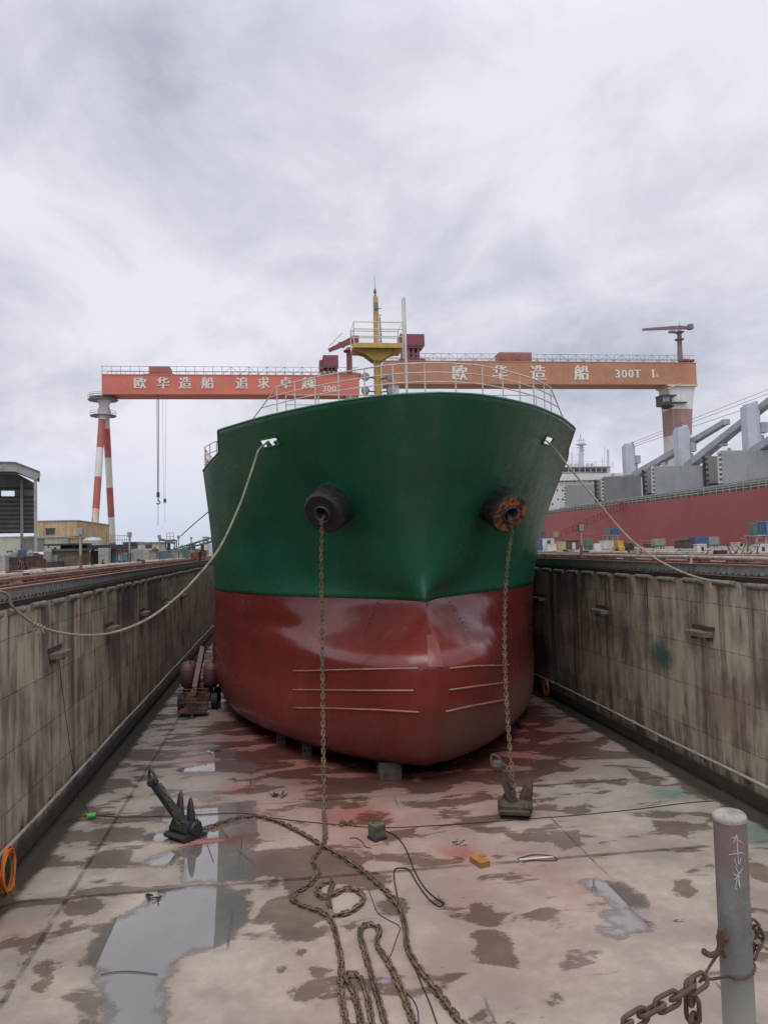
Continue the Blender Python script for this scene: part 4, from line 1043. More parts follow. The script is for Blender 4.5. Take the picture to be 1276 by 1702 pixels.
# bollards that take the ropes just outside the picture
for lab, x, y in (('squat iron mooring bollard on the open shed quay edge', -11.7, 20.4), ('squat iron mooring bollard on the red ship quay edge', 20.3, 24.9)):
    t = thing('mooring_bollard', lab, 'bollard', (x, y, QZ)); mb = MB()
    mb.lathe([(.30, 0), (.30, .04), (.19, .06), (.17, .35), (.20, .44), (.29, .50), (.28, .56), (.12, .60)], (x, y, QZ), (0, 0, 1), 20); mb.build('post', M_rust, t, smooth=True)
    mb = MB(); mb.box((x, y, QZ+.01), (.8, .8, .02)); mb.build('base_plate', M_rust, t)

# ------------------------------------------------------------------ cables on the floor
def cable(label, px, r=.014, mat=M_black, name='cable', z=None, cat='cable'):
    P = [fxy(x, y, (z if z is not None else r+.004)) for x, y in px]
    mb = MB(); mb.tube(smooth_path(P, 8), r, 5)
    return tag(mb.build(name, mat, smooth=True), label, cat)
cable('long thin cable lying across the whole dock floor past the black anchor', [(158, 1356), (200, 1358), (270, 1357), (330, 1354), (400, 1352), (470, 1362), (560, 1371), (640, 1376), (760, 1370), (870, 1362), (960, 1355), (1060, 1345), (1150, 1334), (1220, 1330)], .017)
cable('black welding cable trailing from the green machine', [(640, 1381), (655, 1388), (670, 1404), (680, 1425), (690, 1450), (704, 1474), (722, 1492), (738, 1501)], .02)
cable('second black cable looping back beside the welding cable', [(664, 1520), (660, 1490), (655, 1462), (656, 1446), (668, 1443), (680, 1447), (694, 1470), (712, 1494), (730, 1507), (738, 1500)], .02)
cable('thin line crossing under the thick chain', [(612, 1478), (620, 1500), (628, 1518), (646, 1530), (664, 1541), (659, 1560), (650, 1586), (642, 1600)], .011)
cable('dark cord running off beside the thick chain at the bottom', [(688, 1606), (700, 1635), (714, 1668), (726, 1702), (736, 1730)], .016)
cable('thin cord curving to the bottom edge near the hairpin chain', [(674, 1650), (686, 1662), (694, 1680), (696, 1710)], .012)
cable('small cable curl left of the green machine', [(617, 1410), (608, 1408), (600, 1398), (590, 1393), (581, 1394)], .014)
cable('hose lying along the floor joint in front of the brown anchor', [(860, 1428), (880, 1422), (900, 1421), (920, 1424), (925, 1430), (905, 1431), (885, 1430), (868, 1433)], .02, M_rust)
cable('dark bent bar in the big puddle', [(168, 1620), (190, 1616), (215, 1615), (240, 1617), (262, 1620)], .012, M_rust, 'bent_bar', .02, 'bar')
mb = MB(); p = [pt(98, 1095, X=WL+.05), pt(104, 1150, X=WL+.06), pt(112, 1210, X=WL+.07), pt(121, 1270, X=WL+.10), fxy(134, 1322, .02), fxy(148, 1352, .02)]
mb.tube(smooth_path(p, 8), .013, 5); tag(mb.build('cable', M_black, smooth=True), 'thin black cable hanging down the left wall to the green can', 'cable')

# ------------------------------------------------------------------ small things on the floor
q = fxy(627, 1397)
t = thing('welding_machine', 'greenish box-shaped welding machine on the wet floor', 'machine', q)
mb = MB(); M_ = Matrix.Rotation(R(28), 3, 'Z'); mb.bbox(q+Vector((0, .1, .31)), (.46, .42, .46), .03, M_); mb.build('case', paint('olive_case', (.115, .11, .07), .65, var=.5, scale=4, rust=.4), t)
mb = MB(); mb.bbox(q+Vector((0, .1, .08)), (.50, .46, .10), .02, M_)
for a in (-1, 1): 
    for b in (-1, 1): mb.lathe([(.06, -.02), (.06, .02)], q+M_@Vector((a*.22, b*.2, 0))+Vector((0, .1, .06)), M_@Vector((1, 0, 0)), 10)
mb.build('base', M_dark, t)
mb = MB()
for k in range(4): mb.bar(q+M_@Vector((-.16+.1*k, -.21, 0))+Vector((0, .1, .46)), q+M_@Vector((-.16+.1*k, -.21, 0))+Vector((0, .1, .32)), .05, .02)
mb.tube([q+M_@Vector((-.16, 0, 0))+Vector((0, .1, .53)), q+M_@Vector((-.16, 0, 0))+Vector((0, .1, .62)), q+M_@Vector((.16, 0, 0))+Vector((0, .1, .62)), q+M_@Vector((.16, 0, 0))+Vector((0, .1, .53))], .018, 6)
mb.build('handle', M_dark, t, smooth=True)
q = fxy(800, 1441)
t = thing('wedge_block', 'mustard yellow block lying on the floor right of the green machine', 'block', q)
M_ = Matrix.Rotation(R(18), 3, 'Z'); mb = MB(); mb.bbox(q+Vector((0, .2, .09)), (.36, .62, .17), .02, M_); mb.build('body', paint('ochre_block', (.32, .15, .035), .65, var=.25, rust=.15), t)
mb = MB(); mb.bbox(q+Vector((.12, .36, .185)), (.2, .18, .04), .02, M_); mb.build('stop', paint('ochre_block2', (.27, .125, .035), .65, rust=.2), t)
q = fxy(152, 1362)
t = thing('paint_can', 'small bright green can lying near the left wall', 'can', q)
mb = MB(); mb.lathe([(.02, 0), (.11, 0), (.115, .02), (.105, .03), (.105, .27), (.115, .28), (.11, .3), (.02, .3)], q+Vector((-.15, 0, .115)), (1, .2, 0), 16); mb.build('body', paint('vivid_green', (.07, .42, .05), .4, var=.25), t, smooth=True)
mb = MB(); mb.tube([q+Vector((.15, .03+.1*math.cos(w), .115+.1*math.sin(w))) for w in np.linspace(0, 3.1, 8)], .008, 5); mb.build('handle', M_steel, t)
def litter(name, label, px, py, parts, cat):
    q = fxy(px, py); mb = MB()
    for i in range(parts):
        a = random.uniform(0, 6.3); o = q+Vector((random.uniform(-.25, .25), random.uniform(-.2, .2), .015+.02*(i % 3))); L = random.uniform(.08, .26)
        mb.bar(o, o+Vector((math.cos(a)*L, math.sin(a)*L, random.uniform(0, .08))), random.uniform(.02, .08), random.uniform(.01, .03))
    return tag(mb.build(name, [M_dark, M_rust, M_rope][parts % 3]), label, cat)
litter('scrap_heap', 'small heap of dark scrap beside the chain under the bow', 462, 1324, 18, 'scrap')
litter('scrap_heap', 'scattered broken sticks on red-stained floor beside the chain foot', 578, 1371, 13, 'scrap')
litter('scrap_heap', 'small pile of scraps behind the yellow block', 762, 1402, 14, 'scrap')
litter('scrap_heap', 'clump of dark weed on the floor by the black anchor puddle', 258, 1490, 15, 'scrap')
litter('scrap_heap', 'dark clump on the floor right of the hull near the bilge', 868, 1208, 15, 'scrap')
litter('scrap_heap', 'dark debris in the small puddle under the left side', 358, 1250, 15, 'scrap')
q = fxy(895, 1430); mb = MB(); mb.box(q+Vector((0, .12, .012)), (1.2, .09, .024), Matrix.Rotation(R(1), 3, 'Z')); tag(mb.build('batten', M_white), 'long white batten lying in the floor joint', 'batten')
# orange hoses hung on the foot pipes
def hose(label, x, y, z, s, w, h, n=7):
    t = thing('hose_coil', label, 'hose', (x, y, z-h)); mb = MB(); P = []
    for i in range(n*18):
        a = 2*math.pi*i/18; k = 1+.22*math.sin(i*.37)+.12*math.sin(i*1.1)
        P.append(Vector((x+s*(.03+.012*(i/18))+.05*math.sin(a*.5), y+math.sin(a)*w*k*.5, z-h*.5+math.cos(a)*h*.5*(1+.14*math.sin(i*.23)))))
    mb.tube(P, .022, 6); mb.build('loops', M_orange, t, smooth=True)
    mb = MB(); mb.tube([P[-1], P[-1]+Vector((s*.05, .1, -.2)), P[-1]+Vector((s*.06, .16, -.5))], .022, 6); mb.lathe([(.03, 0), (.03, .1)], P[-1]+Vector((s*.06, .16, -.58)), (0, 0, 1), 8); mb.build('nozzle', M_steel, t)
    return t
hose('orange hose coil hung on the left wall pipe at the picture edge', WL+.34, pt(9, 1440, X=WL+.34).y, 1.08, 1, 1.0, 1.3)
hose('orange hose coil hung on the right wall pipe beside the hull', WR-.32, 49.6, 1.02, -1, .9, 1.05)

# ------------------------------------------------------------------ boom lift at the left of the hull
bx, by = -5.55, 51.0
t = thing('boom_lift', 'rust red wheeled boom lift parked left of the hull, basket towards the viewer', 'boom lift', (bx, by, 0))
M_rustred2 = paint('dusky_red', (.10, .038, .032), .75, var=.4, rust=.5)
mb = MB(); mb.bbox((bx, by+.6, .72), (1.5, 3.0, .42), .05); mb.box((bx, by-.55, .62), (1.9, .28, .2)); mb.box((bx, by+1.75, .62), (1.9, .28, .2)); mb.build('chassis', M_rustred2, t)
for sx in (-1, 1):
    for yy in (-.55, 1.75):
        c = (bx+sx*1.03, by+yy, .50); mb = MB(); mb.lathe([(.30, -.20), (.46, -.20), (.50, -.13), (.50, .13), (.46, .20), (.30, .20)], c, (1, 0, 0), 24); wh = mb.build('wheel', M_black, t, smooth=True)
        mb = MB(); mb.lathe([(.30, .12), (.26, .10), (.10, .08), (.09, .16), (.0, .17)], c, (sx, 0, 0), 16, cap=False); mb.build('rim', M_rust, wh, smooth=True)
mb = MB(); mb.lathe([(.7, .93), (.75, .97), (.75, 1.12), (.6, 1.2)], (bx, by+.6, 0), (0, 0, 1), 24); mb.bbox((bx, by+.9, 1.35), (.7, 2.2, .4), .04); mb.build('turntable', M_rust, t)
M_cov = paint('faded_red_cover', (.115, .046, .038), .65, var=.3, rust=.3)
for sx in (-1, 1):
    mb = MB(); c = Vector((bx+sx*.72, by+1.0, 1.98)); vs = []; fs = []
    # rounded engine cover
    for i in range(13):
        th = -math.pi/2+math.pi*i/12
        for k in range(20):
            ph = 2*math.pi*k/20; e = .72
            sg = lambda v: math.copysign(abs(v)**e, v)
            vs.append(c+Vector((.54*sg(math.cos(th))*sg(math.cos(ph)), 1.05*sg(math.cos(th))*sg(math.sin(ph)), .88*sg(math.sin(th)))))
    for i in range(12):
        for k in range(20): l = (k+1) % 20; fs.append((i*20+k, i*20+l, (i+1)*20+l, (i+1)*20+k))
    mb.add(vs, fs); cov = mb.build('engine_cover', M_cov, t, smooth=True)
    mb = MB()
    for j in range(4): mb.bar(c+Vector((-.26, -1.03+.03*abs(j-1.5), -.35+.24*j)), c+Vector((.26, -1.03+.03*abs(j-1.5), -.35+.24*j)), .05, .03)
    mb.tube([c+Vector((.15, -.6, .75)), c+Vector((.18, -.6, 1.02))], .05, 8); mb.build('louvre', M_rust, cov)
mb = MB(); A = Vector((bx+.1, by+2.0, 3.55)); B = Vector((bx-.15, by-.8, 1.35))
mb.bar(A, B, .30, .42); mb.bar(A+Vector((.02, .1, .1)), A+Vector((.12, -.4, .55)), .3, .2, w1=.06, h1=.06)
boom = mb.build('boom', paint('boom_red', (.11, .052, .04), .55, rust=.35), t)
mb = MB(); mb.bar(B, (bx-.15, by-1.7, .95), .28, .3); mb.tube([A.lerp(B, .4)+Vector((0, 0, -.3)), (bx, by+.2, 1.4)], .09, 10); mb.build('boom_tip', M_rust, boom)
mb = MB(); by0, by1 = by-2.9, by-1.75; xa, xb = bx-.92, bx+.74
for z in (.32, .9, 1.5): mb.tube([(xa, by0, z), (xb, by0, z), (xb, by1, z), (xa, by1, z)], .032, 6, closed=True)
for x in (xa, bx-.55, bx-.1, bx+.45, xb):
    for y in (by0, by1): mb.tube([(x, y, .3), (x, y, 1.5)], .03, 6)
mb.build('basket_frame', M_rustred2, t, smooth=True)
mb = MB(); mb.box(((xa+xb)/2, (by0+by1)/2, .30), (xb-xa, by1-by0, .05)); mb.box((bx-.1, by0+.25, .72), (.62, .3, .75)); mb.box((bx-.1, by0+.02, .14), (.16, .2, .26)); mb.build('basket_floor', M_rust, t)
mb = MB(); mb.bbox((bx+.5, by0+.2, 1.3), (.4, .25, .3), .03); mb.build('control_box', M_dark, t)

# ------------------------------------------------------------------ guard post in the foreground with hook, wire and chain
PD = 2.55
pA, pB = pt(1212, 1356, D=PD), pt(1228, 1700, D=PD*1.012)
ax = (pA-pB).normalized(); r = 26.0/1280*PD
base = pA-ax*((pA.z-8.25)/ax.z)
post = thing('guard_post', 'worn grey steel post with chalk marks at the lower right', 'post', (base.x, base.y, 8.25))
M_post = paint('galvanised_post', (.21, .225, .215), .6, var=.35, scale=6, rust=.12, bump=.25, dirt=.4)
g = G('galvanised_post_worn'); X, Y, Z = g.sep(); n1 = g.noise(9, 6, .65); n2 = g.noise(40, 5, .7); n3 = g.noise(14, 5, .7, vec=g.map((1, 1, .12)))
c = g.mix(g.mr(n1, .35, .68), (.10, .105, .095), (.175, .168, .15)); c = g.mix(g.math('MULTIPLY', g.mr(n3, .5, .7), .6), c, (.085, .09, .085))
lz = g.mr(g.math('ADD', Z, g.math('MULTIPLY', g.math('SUBTRACT', n1, .5), .35)), .42, .10); c = g.mix(g.math('MULTIPLY', lz, .8), c, (.30, .275, .225))
tz = g.mr(g.math('ADD', Z, g.math('MULTIPLY', g.math('SUBTRACT', n1, .5), .12)), .60, .70); c = g.mix(g.math('MULTIPLY', tz, .65), c, (.17, .095, .085))
c = g.mix(g.math('MULTIPLY', g.mr(n2, .6, .72), .5), c, (.33, .32, .30))
c = g.mix(g.math('MULTIPLY', g.mr(g.noise(5, 7, .7, vec=g.map((1, 1, .5), (3, 3, 1))), .56, .64), .7), c, (.11, .058, .036))
M_postw = g.out(c, g.mr(n1, .3, .7, .5, .75), None, g.bump(g.math('ADD', n1, g.math('MULTIPLY', n2, .5)), .35, .006))
H_ = (pA-base).length
mb = MB(); mb.lathe([(r, 0), (r, H_-.012), (r*.985, H_-.006)], base, ax, 40); mb.build('tube', M_postw, post, smooth=True, angle=50)
mb = MB(); mb.lathe([(r*1.02, H_-.010), (r*1.03, H_-.002), (r*.97, H_+.006), (r*.6, H_+.010), (.001, H_+.011)], base, ax, 40, cap=False); mb.build('cap', paint('cement_cap', (.29, .26, .22), .85, var=.4, scale=20, bump=.5), post, smooth=True, angle=60)
mb = MB(); mb.box((base.x, base.y, 8.2565), (.2, .2, .012)); mb.build('base_plate', M_rust, post)
def on_post(px, py, lift=.0):
    d = ray(px, py); o = EYE-base
    A_ = d-ax*d.dot(ax); B_ = o-ax*o.dot(ax); a, b, c_ = A_.dot(A_), 2*A_.dot(B_), B_.dot(B_)-(r+lift)**2
    disc = b*b-4*a*c_
    if disc < 0: return None
    return EYE+d*((-b-math.sqrt(disc))/(2*a))
STROKES = [[(1216, 1392), (1221, 1394), (1224, 1389), (1226, 1396), (1232, 1401)], [(1224, 1389), (1225, 1405), (1226, 1422), (1227, 1436)], [(1219, 1401), (1222, 1394), (1224, 1389)],
           [(1211, 1421), (1220, 1420), (1230, 1418), (1236, 1419)], [(1220, 1428), (1222, 1434), (1225, 1441)], [(1231, 1427), (1229, 1434), (1230, 1438)], [(1222, 1440), (1224, 1446), (1229, 1452), (1233, 1444)],
           [(1219, 1453), (1225, 1456), (1230, 1459)], [(1232, 1447), (1227, 1455), (1221, 1463)], [(1226, 1452), (1227, 1464), (1229, 1474)], [(1225, 1460), (1223, 1470), (1222, 1478)], [(1228, 1462), (1229, 1470), (1230, 1477)], [(1222, 1478), (1225, 1479)]]
mb = MB()
for st_ in STROKES:
    P = [on_post(x, y, .0003) for x, y in st_]; P = [p for p in P if p]
    if len(P) > 1: mb.tube(smooth_path(P, 4), .0011, 5)
mb.build('chalk_marks', paint('chalk', (.46, .48, .46), .9, var=.2, scale=60, dirt=0), post)
# eye with rust bloom and the hook welded to the post
M_hook = paint('brown_rust', (.085, .05, .035), .75, var=.5, scale=25, bump=.5, rust=.3, rustcol=(.16, .055, .03))
mb = MB(); side = pt(1196, 1568, D=PD-.0); cen = base+ax*((side-base).dot(ax)); rad = (side-cen).normalized()
hp = [pt(x, y, D=PD-.03) for x, y in ((1197, 1545), (1196, 1560), (1196, 1574), (1192, 1584), (1183, 1588), (1175, 1586), (1168, 1581))]
mb.tube(smooth_path(hp, 6), .0098, 10); mb.build('hook', M_hook, post, smooth=True)
mb = MB()
for i in range(16):
    a_, b_ = random.uniform(-.02, .025), random.uniform(-.045, .045); p = cen+rad*(r-.004)+ax*b_+rad.cross(ax)*a_; mb.lathe([(.004, -.006), (random.uniform(.012, .02), 0), (.004, .008)], p, rad, 7)
mb.build('weld_lump', paint('flaking_rust', (.17, .055, .035), .85, var=.6, scale=40, bump=.7), post, smooth=True)
# wire loop tied round the post
def ring_pt(a, h, rr): 
    e1 = Vector((1, 0, 0))-ax*ax.x; e1.normalize(); e2 = ax.cross(e1); return base+ax*h+(e1*math.cos(a)+e2*math.sin(a))*rr
tie = pt(1163, 1632, D=2.36)
W = []
h0 = (on_post(1215, 1614)-base).dot(ax)
for k in range(0, 15):
    a_ = R(-150+20*k); W.append(ring_pt(a_, h0-.006+.018*math.sin(a_*.5+.3), r+.005))
wl = [tie+Vector((.004, 0, .006))] + [tie.lerp(W[0], .5)] + W + [W[-1].lerp(tie, .5)] + [tie-Vector((.002, 0, .004))]
mb = MB(); add_rope(mb, smooth_path(wl, 5), .0052, 2, 5, pitch=.03, step=.006); tag(mb.build('wire_tie', M_hook, smooth=True), 'rusty wire looped round the grey post, holding the chain end', 'wire')
# guard chain: open links hanging from the wire down to the left and straight down
def big_links(label, pxs, d, D0, D1):
    P = [pt(x, y, D=D0+(D1-D0)*i/(len(pxs)-1)) for i, (x, y) in enumerate(pxs)]
    mb = MB(); add_chain(mb, smooth_path(P, 8), d, .5, .25, False, 9, 10); return tag(mb.build('guard_chain', M_hook, smooth=True, angle=80), label, 'chain')
big_links('heavy rusty chain slung from the wire down to the lower left', [(1168, 1628), (1150, 1640), (1120, 1660), (1085, 1678), (1050, 1698), (1015, 1722), (985, 1750)], .0145, 2.36, 2.22)
big_links('heavy rusty chain end hanging straight down from the wire', [(1150, 1634), (1150, 1655), (1151, 1685), (1153, 1720), (1155, 1760)], .0145, 2.34, 2.36)
# chain hung on the far side of the post, running off to the right
P = [pt(x, y, D=d_) for x, y, d_ in ((1250, 1534, 2.60), (1262, 1548, 2.62), (1262, 1566, 2.62), (1254, 1582, 2.6), (1252, 1604, 2.58))]
mb = MB(); add_chain(mb, smooth_path(P, 8), .0095, .3, .5, False, 8, 8); tag(mb.build('guard_chain', M_hook, smooth=True, angle=80), 'small knotted rusty chain on the right side of the grey post', 'chain')
P = [pt(x, y, D=d_) for x, y, d_ in ((1256, 1566, 2.6), (1270, 1574, 2.64), (1300, 1592, 2.7), (1380, 1640, 2.8))]
mb = MB(); add_rope(mb, smooth_path(P, 8), .008, 3, 5, step=.008); tag(mb.build('guard_rope', M_rope, smooth=True), 'short guard rope leaving the grey post to the right', 'rope')
# ------------------------------------------------------------------ gantry cranes
M_orange_g = paint('hazed_orange_girder', (.53, .15, .10), .55, var=.14, scale=.12, rust=.08, dirt=.12)  # girder colour lightened to stand for distance haze
M_brown_g = paint('faded_brown_girder', (.40, .185, .105), .55, var=.2, scale=.12, rust=.1, dirt=.15)
M_gred = paint('crane_red', (.38, .10, .08), .55, var=.25, scale=.3, rust=.2)  # red lightened too, haze painted into the leg stripes
M_dred = paint('dark_crane_red', (.20, .05, .06), .6, var=.25, scale=.3, rust=.2)
M_gwhite = paint('crane_white', (.60, .57, .54), .55, var=.15, scale=.2, rust=.1)
M_gcream = paint('crane_cream', (.55, .46, .32), .55, var=.15, scale=.2)
M_walk = paint('walkway_grey', (.20, .19, .20), .6)
def text_mesh(mb, ch, cx, cz, y, hgt, bold=.0, mi=0):
    cu_ = bpy.data.curves.new('glyph', 'FONT'); cu_.body = ch; cu_.offset = bold; cu_.extrude = .03; cu_.resolution_u = 3
    o = bpy.data.objects.new('glyph', cu_); COL.objects.link(o)
    me = bpy.data.meshes.new_from_object(o.evaluated_get(bpy.context.evaluated_depsgraph_get()))
    if len(me.vertices):
        a = np.array([v.co[:] for v in me.vertices]); lo, hi = a.min(0), a.max(0); s = hgt/(hi[1]-lo[1]); c = (lo+hi)/2
        mb.add([(cx+(v[0]-c[0])*s, y-.03-(v[2])*1.0, cz+(v[1]-c[1])*s) for v in a], [tuple(p.vertices) for p in me.polygons], mi)
    bpy.data.objects.remove(o); bpy.data.meshes.remove(me); bpy.data.curves.remove(cu_)
def gantry(label, Y, xl, xr, ytop, ybot, gm, letters, dim=7.0):
    A, B = pt(xl, (ytop+ybot)/2, Y=Y), pt(xr, (ytop+ybot)/2, Y=Y)
    xm = (xl+xr)/2
    z1, z0 = pt(xm, ytop, Y=Y).z, pt(xm, ybot, Y=Y).z
    t = thing('gantry_crane', label, 'gantry crane', ((A.x+B.x)/2, Y+dim/2, QZ))
    mb = MB(); L = B.x-A.x; hgt = z1-z0
    mb.box(((A.x+B.x)/2, Y+dim/2, (z0+z1)/2), (L, dim, hgt))
    mb.box(((A.x+B.x)/2, Y-.04, z0+.20), (L-.02, .12, .38)); mb.box(((A.x+B.x)/2, Y-.04, z1-.10), (L-.02, .14, .22))
    for x in np.arange(A.x+5, B.x-2, 7.3): mb.box((x, Y-.01, (z0+z1)/2+.1), (.10, .05, hgt-.7))
    gd = mb.build('girder', gm, t)
    for ch, px, py, hp in letters:
        p = pt(px, py, Y=Y-.05); h = hp/1280*(p-EYE).dot(cf); mb = MB()
        for dx, dy in ((-.04, 0), (-.02, -.006), (0, -.012), (.02, -.018), (.04, -.024)): text_mesh(mb, ch, p.x+dx*h, p.z, Y-.05+dy, h)
        mb.build('letter', M_lettering, gd)
    # walkway and lattice rail on top
    mb = MB(); rh = 2.25
    for y in (Y+.3, Y+dim-.3):
        for zz in (rh, rh*.42): mb.tube([(A.x, y, z1+zz), (B.x, y, z1+zz)], .065, 4)
        xs = np.arange(A.x+.05, B.x+.1, 2.45)
        for i, x in enumerate(xs):
            mb.tube([(x, y, z1), (x, y, z1+rh)], .06, 4)
            if gm is M_brown_g or x > A.x+30:
                if i+1 < len(xs): mb.tube([(x, y, z1+(.1 if i % 2 else rh)), (xs[i+1], y, z1+(rh if i % 2 else .1))], .05, 4)
    mb.build('walkway_railing', M_walk, gd)
    return t, gd, A, B, z0, z1, Y, dim
def px_box(mb, x0, y0, x1, y1, Y, dep, mi=0, M=None):
    a, b = pt(x0, y1, Y=Y), pt(x1, y0, Y=Y); mb.box(((a.x+b.x)/2, Y+dep/2, (a.z+b.z)/2), (b.x-a.x, dep, b.z-a.z), None, mi)
YA = 214.0
cs = [(c, x, 636, 19.5) for c, x in zip('欧华造船追求卓越', (233, 271, 308, 345, 402, 438, 475, 512))] + [(c, x, 646, 10) for c, x in (('3', 539), ('0', 547), ('0', 555), ('T', 563))]
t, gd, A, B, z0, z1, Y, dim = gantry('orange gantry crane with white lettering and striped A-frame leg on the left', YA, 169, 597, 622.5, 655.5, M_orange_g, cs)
# A-frame leg, striped
def striped(mb, p0, p1, r, cuts, n=14):
    p0, p1 = Vector(p0), Vector(p1)
    for a, b, mi in cuts: mb.tube([p0.lerp(p1, a), p0.lerp(p1, b)], r, n, mi)
mats = [M_gwhite, M_gred, M_gcream]
top = pt(174, 690, Y=YA+dim/2+1); lx = top.x
mb = MB(); cut = [(0, .045, 0), (.045, .255, 1), (.255, .47, 0), (.47, .70, 1), (.70, .90, 2), (.90, 1, 1)]
striped(mb, (lx-.2, YA+2.6, top.z), (lx-1.3, YA-4.2, QZ+1.8), .92, cut); striped(mb, (lx+.1, YA+5.6, top.z), (lx-.2, YA+14.2, QZ+1.8), .92, [(0, .09, 0), (.09, .30, 1), (.30, .52, 0), (.52, .74, 1), (.74, .93, 0), (.93, 1, 1)])
leg = mb.build('striped_leg', mats, t, smooth=True)
mb = MB(); mb.box((lx-.7, YA+5, QZ+1.2), (3.0, 24, 1.6)); mb.build('bogie_beam', M_gred, leg)
mb = MB(); mb.lathe([(1.9, top.z-.6), (1.7, top.z+1.2), (1.3, top.z+2.5), (1.9, top.z+4.0), (2.0, z0-.8), (1.6, z0)], (lx, YA+4, 0), (0, 0, 1), 16); mb.build('leg_head', M_gwhite, t, smooth=True)
mb = MB()
for z, r_ in ((top.z-.3, 3.5), (top.z+4.1, 4.0), (z0-.25, 3.6)):
    mb.lathe([(r_, -.12), (r_, .12)], (lx-.3, YA+4, z), (0, 0, 1), 12)
    for hh in (.6, 1.15): mb.tube([(lx-.3+r_*math.cos(w), YA+4+r_*math.sin(w), z+hh) for w in np.linspace(0, 6.28, 13)[:-1]], .05, 4, closed=True)
mb.build('leg_platform', M_walk, t)
mb = MB(); rx = pt(585, 660, Y=YA).x
mb.box((rx, YA+dim/2, (z0+QZ)/2+1), (3.2, 4.6, z0-QZ-2.01)); mb.box((rx, YA+dim/2, QZ+1), (4, 24, 1.6)); mb.build('rigid_leg', M_gcream, t)
# houses, trolley and service crane on top
mb = MB(); px_box(mb, 248, 609, 282, 622.3, YA+1.0, 5); mb.box((pt(265, 612, Y=YA+1).x, YA+3.5, z1+.15), (8, 6.5, .25)); mb.build('upper_trolley', M_gred, t)
mb = MB(); px_box(mb, 537, 590, 562, 609, YA+.5, 6); px_box(mb, 531, 598, 537.2, 614, YA+1.0, 4)
for x in (543, 550, 557): px_box(mb, x, 608.8, x+3, 622, YA+1, 4)
px_box(mb, 533, 620, 600, 625, YA+.3, 6); mb.build('machine_house', M_dred, t)
mb = MB(); a = pt(581, 622, Y=YA+3); b = pt(580, 578, Y=YA+3); mb.tube([a, b], .8, 10); mb.lathe([(1.6, 0), (1.9, .3), (1.2, .8)], pt(581, 585, Y=YA+3), (0, 0, 1), 10)
c0_, c1_ = pt(547, 582, Y=YA+2), pt(592, 562, Y=YA+4); mb.bar(c0_, c1_, 1.0, 1.0, h1=2.0); mb.bar(c0_+Vector((0, 0, 1.2)), c1_+Vector((-4, 0, 1.5)), .12, .12)
px_box(mb, 563, 568, 573, 575, YA+2.5, 2); px_box(mb, 586, 557, 596, 571, YA+3, 2.5); mb.build('service_crane', M_dred, t)
# hoist ropes and hooks
mb = MB()
for x0, x1_, yb in ((260.5, 262, 824), (264.2, 263.4, 824), (270, 272, 838), (276, 274, 870), (262.7, 262.7, 874)):
    mb.tube([pt(x0, 655, Y=YA+2), pt(x1_, yb, Y=YA+2)], .07 if x0 < 266 else .035, 4)
rp = mb.build('hoist_rope', M_walk, t)
mb = MB(); p = pt(262.8, 826, Y=YA+2)
mb.bbox(p+Vector((0, 0, .6)), (.8, .6, 1.5), .15); mb.tube([p+Vector((0, 0, -.3)), p+Vector((0, 0, -1.0))]+[p+Vector((.5*math.sin(w), 0, -1.45+.5*math.cos(w))) for w in np.linspace(.2, 4.3, 9)], .15, 8)
p = pt(274, 832, Y=YA+2); mb.bbox(p, (.7, .5, 1.1), .12); mb.build('hook_block', M_dark, rp)

YB = 222.0
cs = [(c, x, 619, 25) for c, x in zip('欧华造船', (764, 831, 894, 966))] + [(c, x, 621, 13.5) for c, x in (('3', 1026), ('0', 1037), ('0', 1048), ('T', 1059))] + [('1', 1085, 620.5, 14.5), ('#', 1091.5, 624, 6)]
t, gd, A, B, z0, z1, Y, dim = gantry('brown gantry crane with tall white lettering 300T and service crane on the right', YB, 639, 1157, 600.5, 638.5, M_brown_g, cs)
mb = MB()
def leg_ring(y, x0, x1): 
    a, b = pt(x0, y, Y=YB), pt(x1, y, Y=YB); return a.x, b.x, (a.z+b.z)/2
secs = [leg_ring(642, 1112, 1156), leg_ring(679, 1118, 1152), leg_ring(722, 1120.5, 1151), leg_ring(800, 1123, 1150)]; secs.append((secs[-1][0]+.3, secs[-1][1]-.1, QZ+1.5))
for k in range(4):
    (a0, a1, az), (b0_, b1_, bz) = secs[k], secs[k+1]; mi = (0, 1, 0, 0)[k]
    mb.add([(b0_, YB+.5, bz), (b1_, YB+.5, bz), (b1_, YB+dim, bz), (b0_, YB+dim, bz), (a0, YB+.5, az), (a1, YB+.5, az), (a1, YB+dim, az), (a0, YB+dim, az)],
           [(3, 2, 1, 0), (4, 5, 6, 7), (0, 1, 5, 4), (1, 2, 6, 5), (2, 3, 7, 6), (3, 0, 4, 7)], mi)
leg = mb.build('rigid_leg', [M_gwhite, paint('faded_leg_band', (.33, .19, .16), .6, var=.2, scale=.2)], t)
mb = MB(); px_box(mb, 1109, 638.7, 1159.5, 641.5, YB-.2, dim+.4)
a = pt(1109, 645.5, Y=YB-.1); b = pt(1131, 637, Y=YB-.1); mb.bar(a, b, .5, .25); mb.build('landing', M_gcream, leg)
mb = MB(); px_box(mb, 1100.5, 658, 1116, 673, YB-1.5, 4); px_box(mb, 1099.5, 655.5, 1124, 658, YB-1.5, 4.2); px_box(mb, 1110, 673, 1120, 676, YB-1, 4); px_box(mb, 1116, 667.5, 1142, 669.5, YB-.6, 1.0)
cab = mb.build('operator_cab', M_dark, t)
mb = MB(); px_box(mb, 1101.5, 660.5, 1105, 668, YB-1.56, .05); px_box(mb, 1106, 660.5, 1112, 667, YB-1.56, .05); mb.build('cab_window', paint('cab_glass', (.20, .22, .24), .15, dirt=0), cab)
mb = MB(); p0, p1 = pt(1128.5, 679, Y=YB+.3), pt(1128.5, 760, Y=YB+.3)
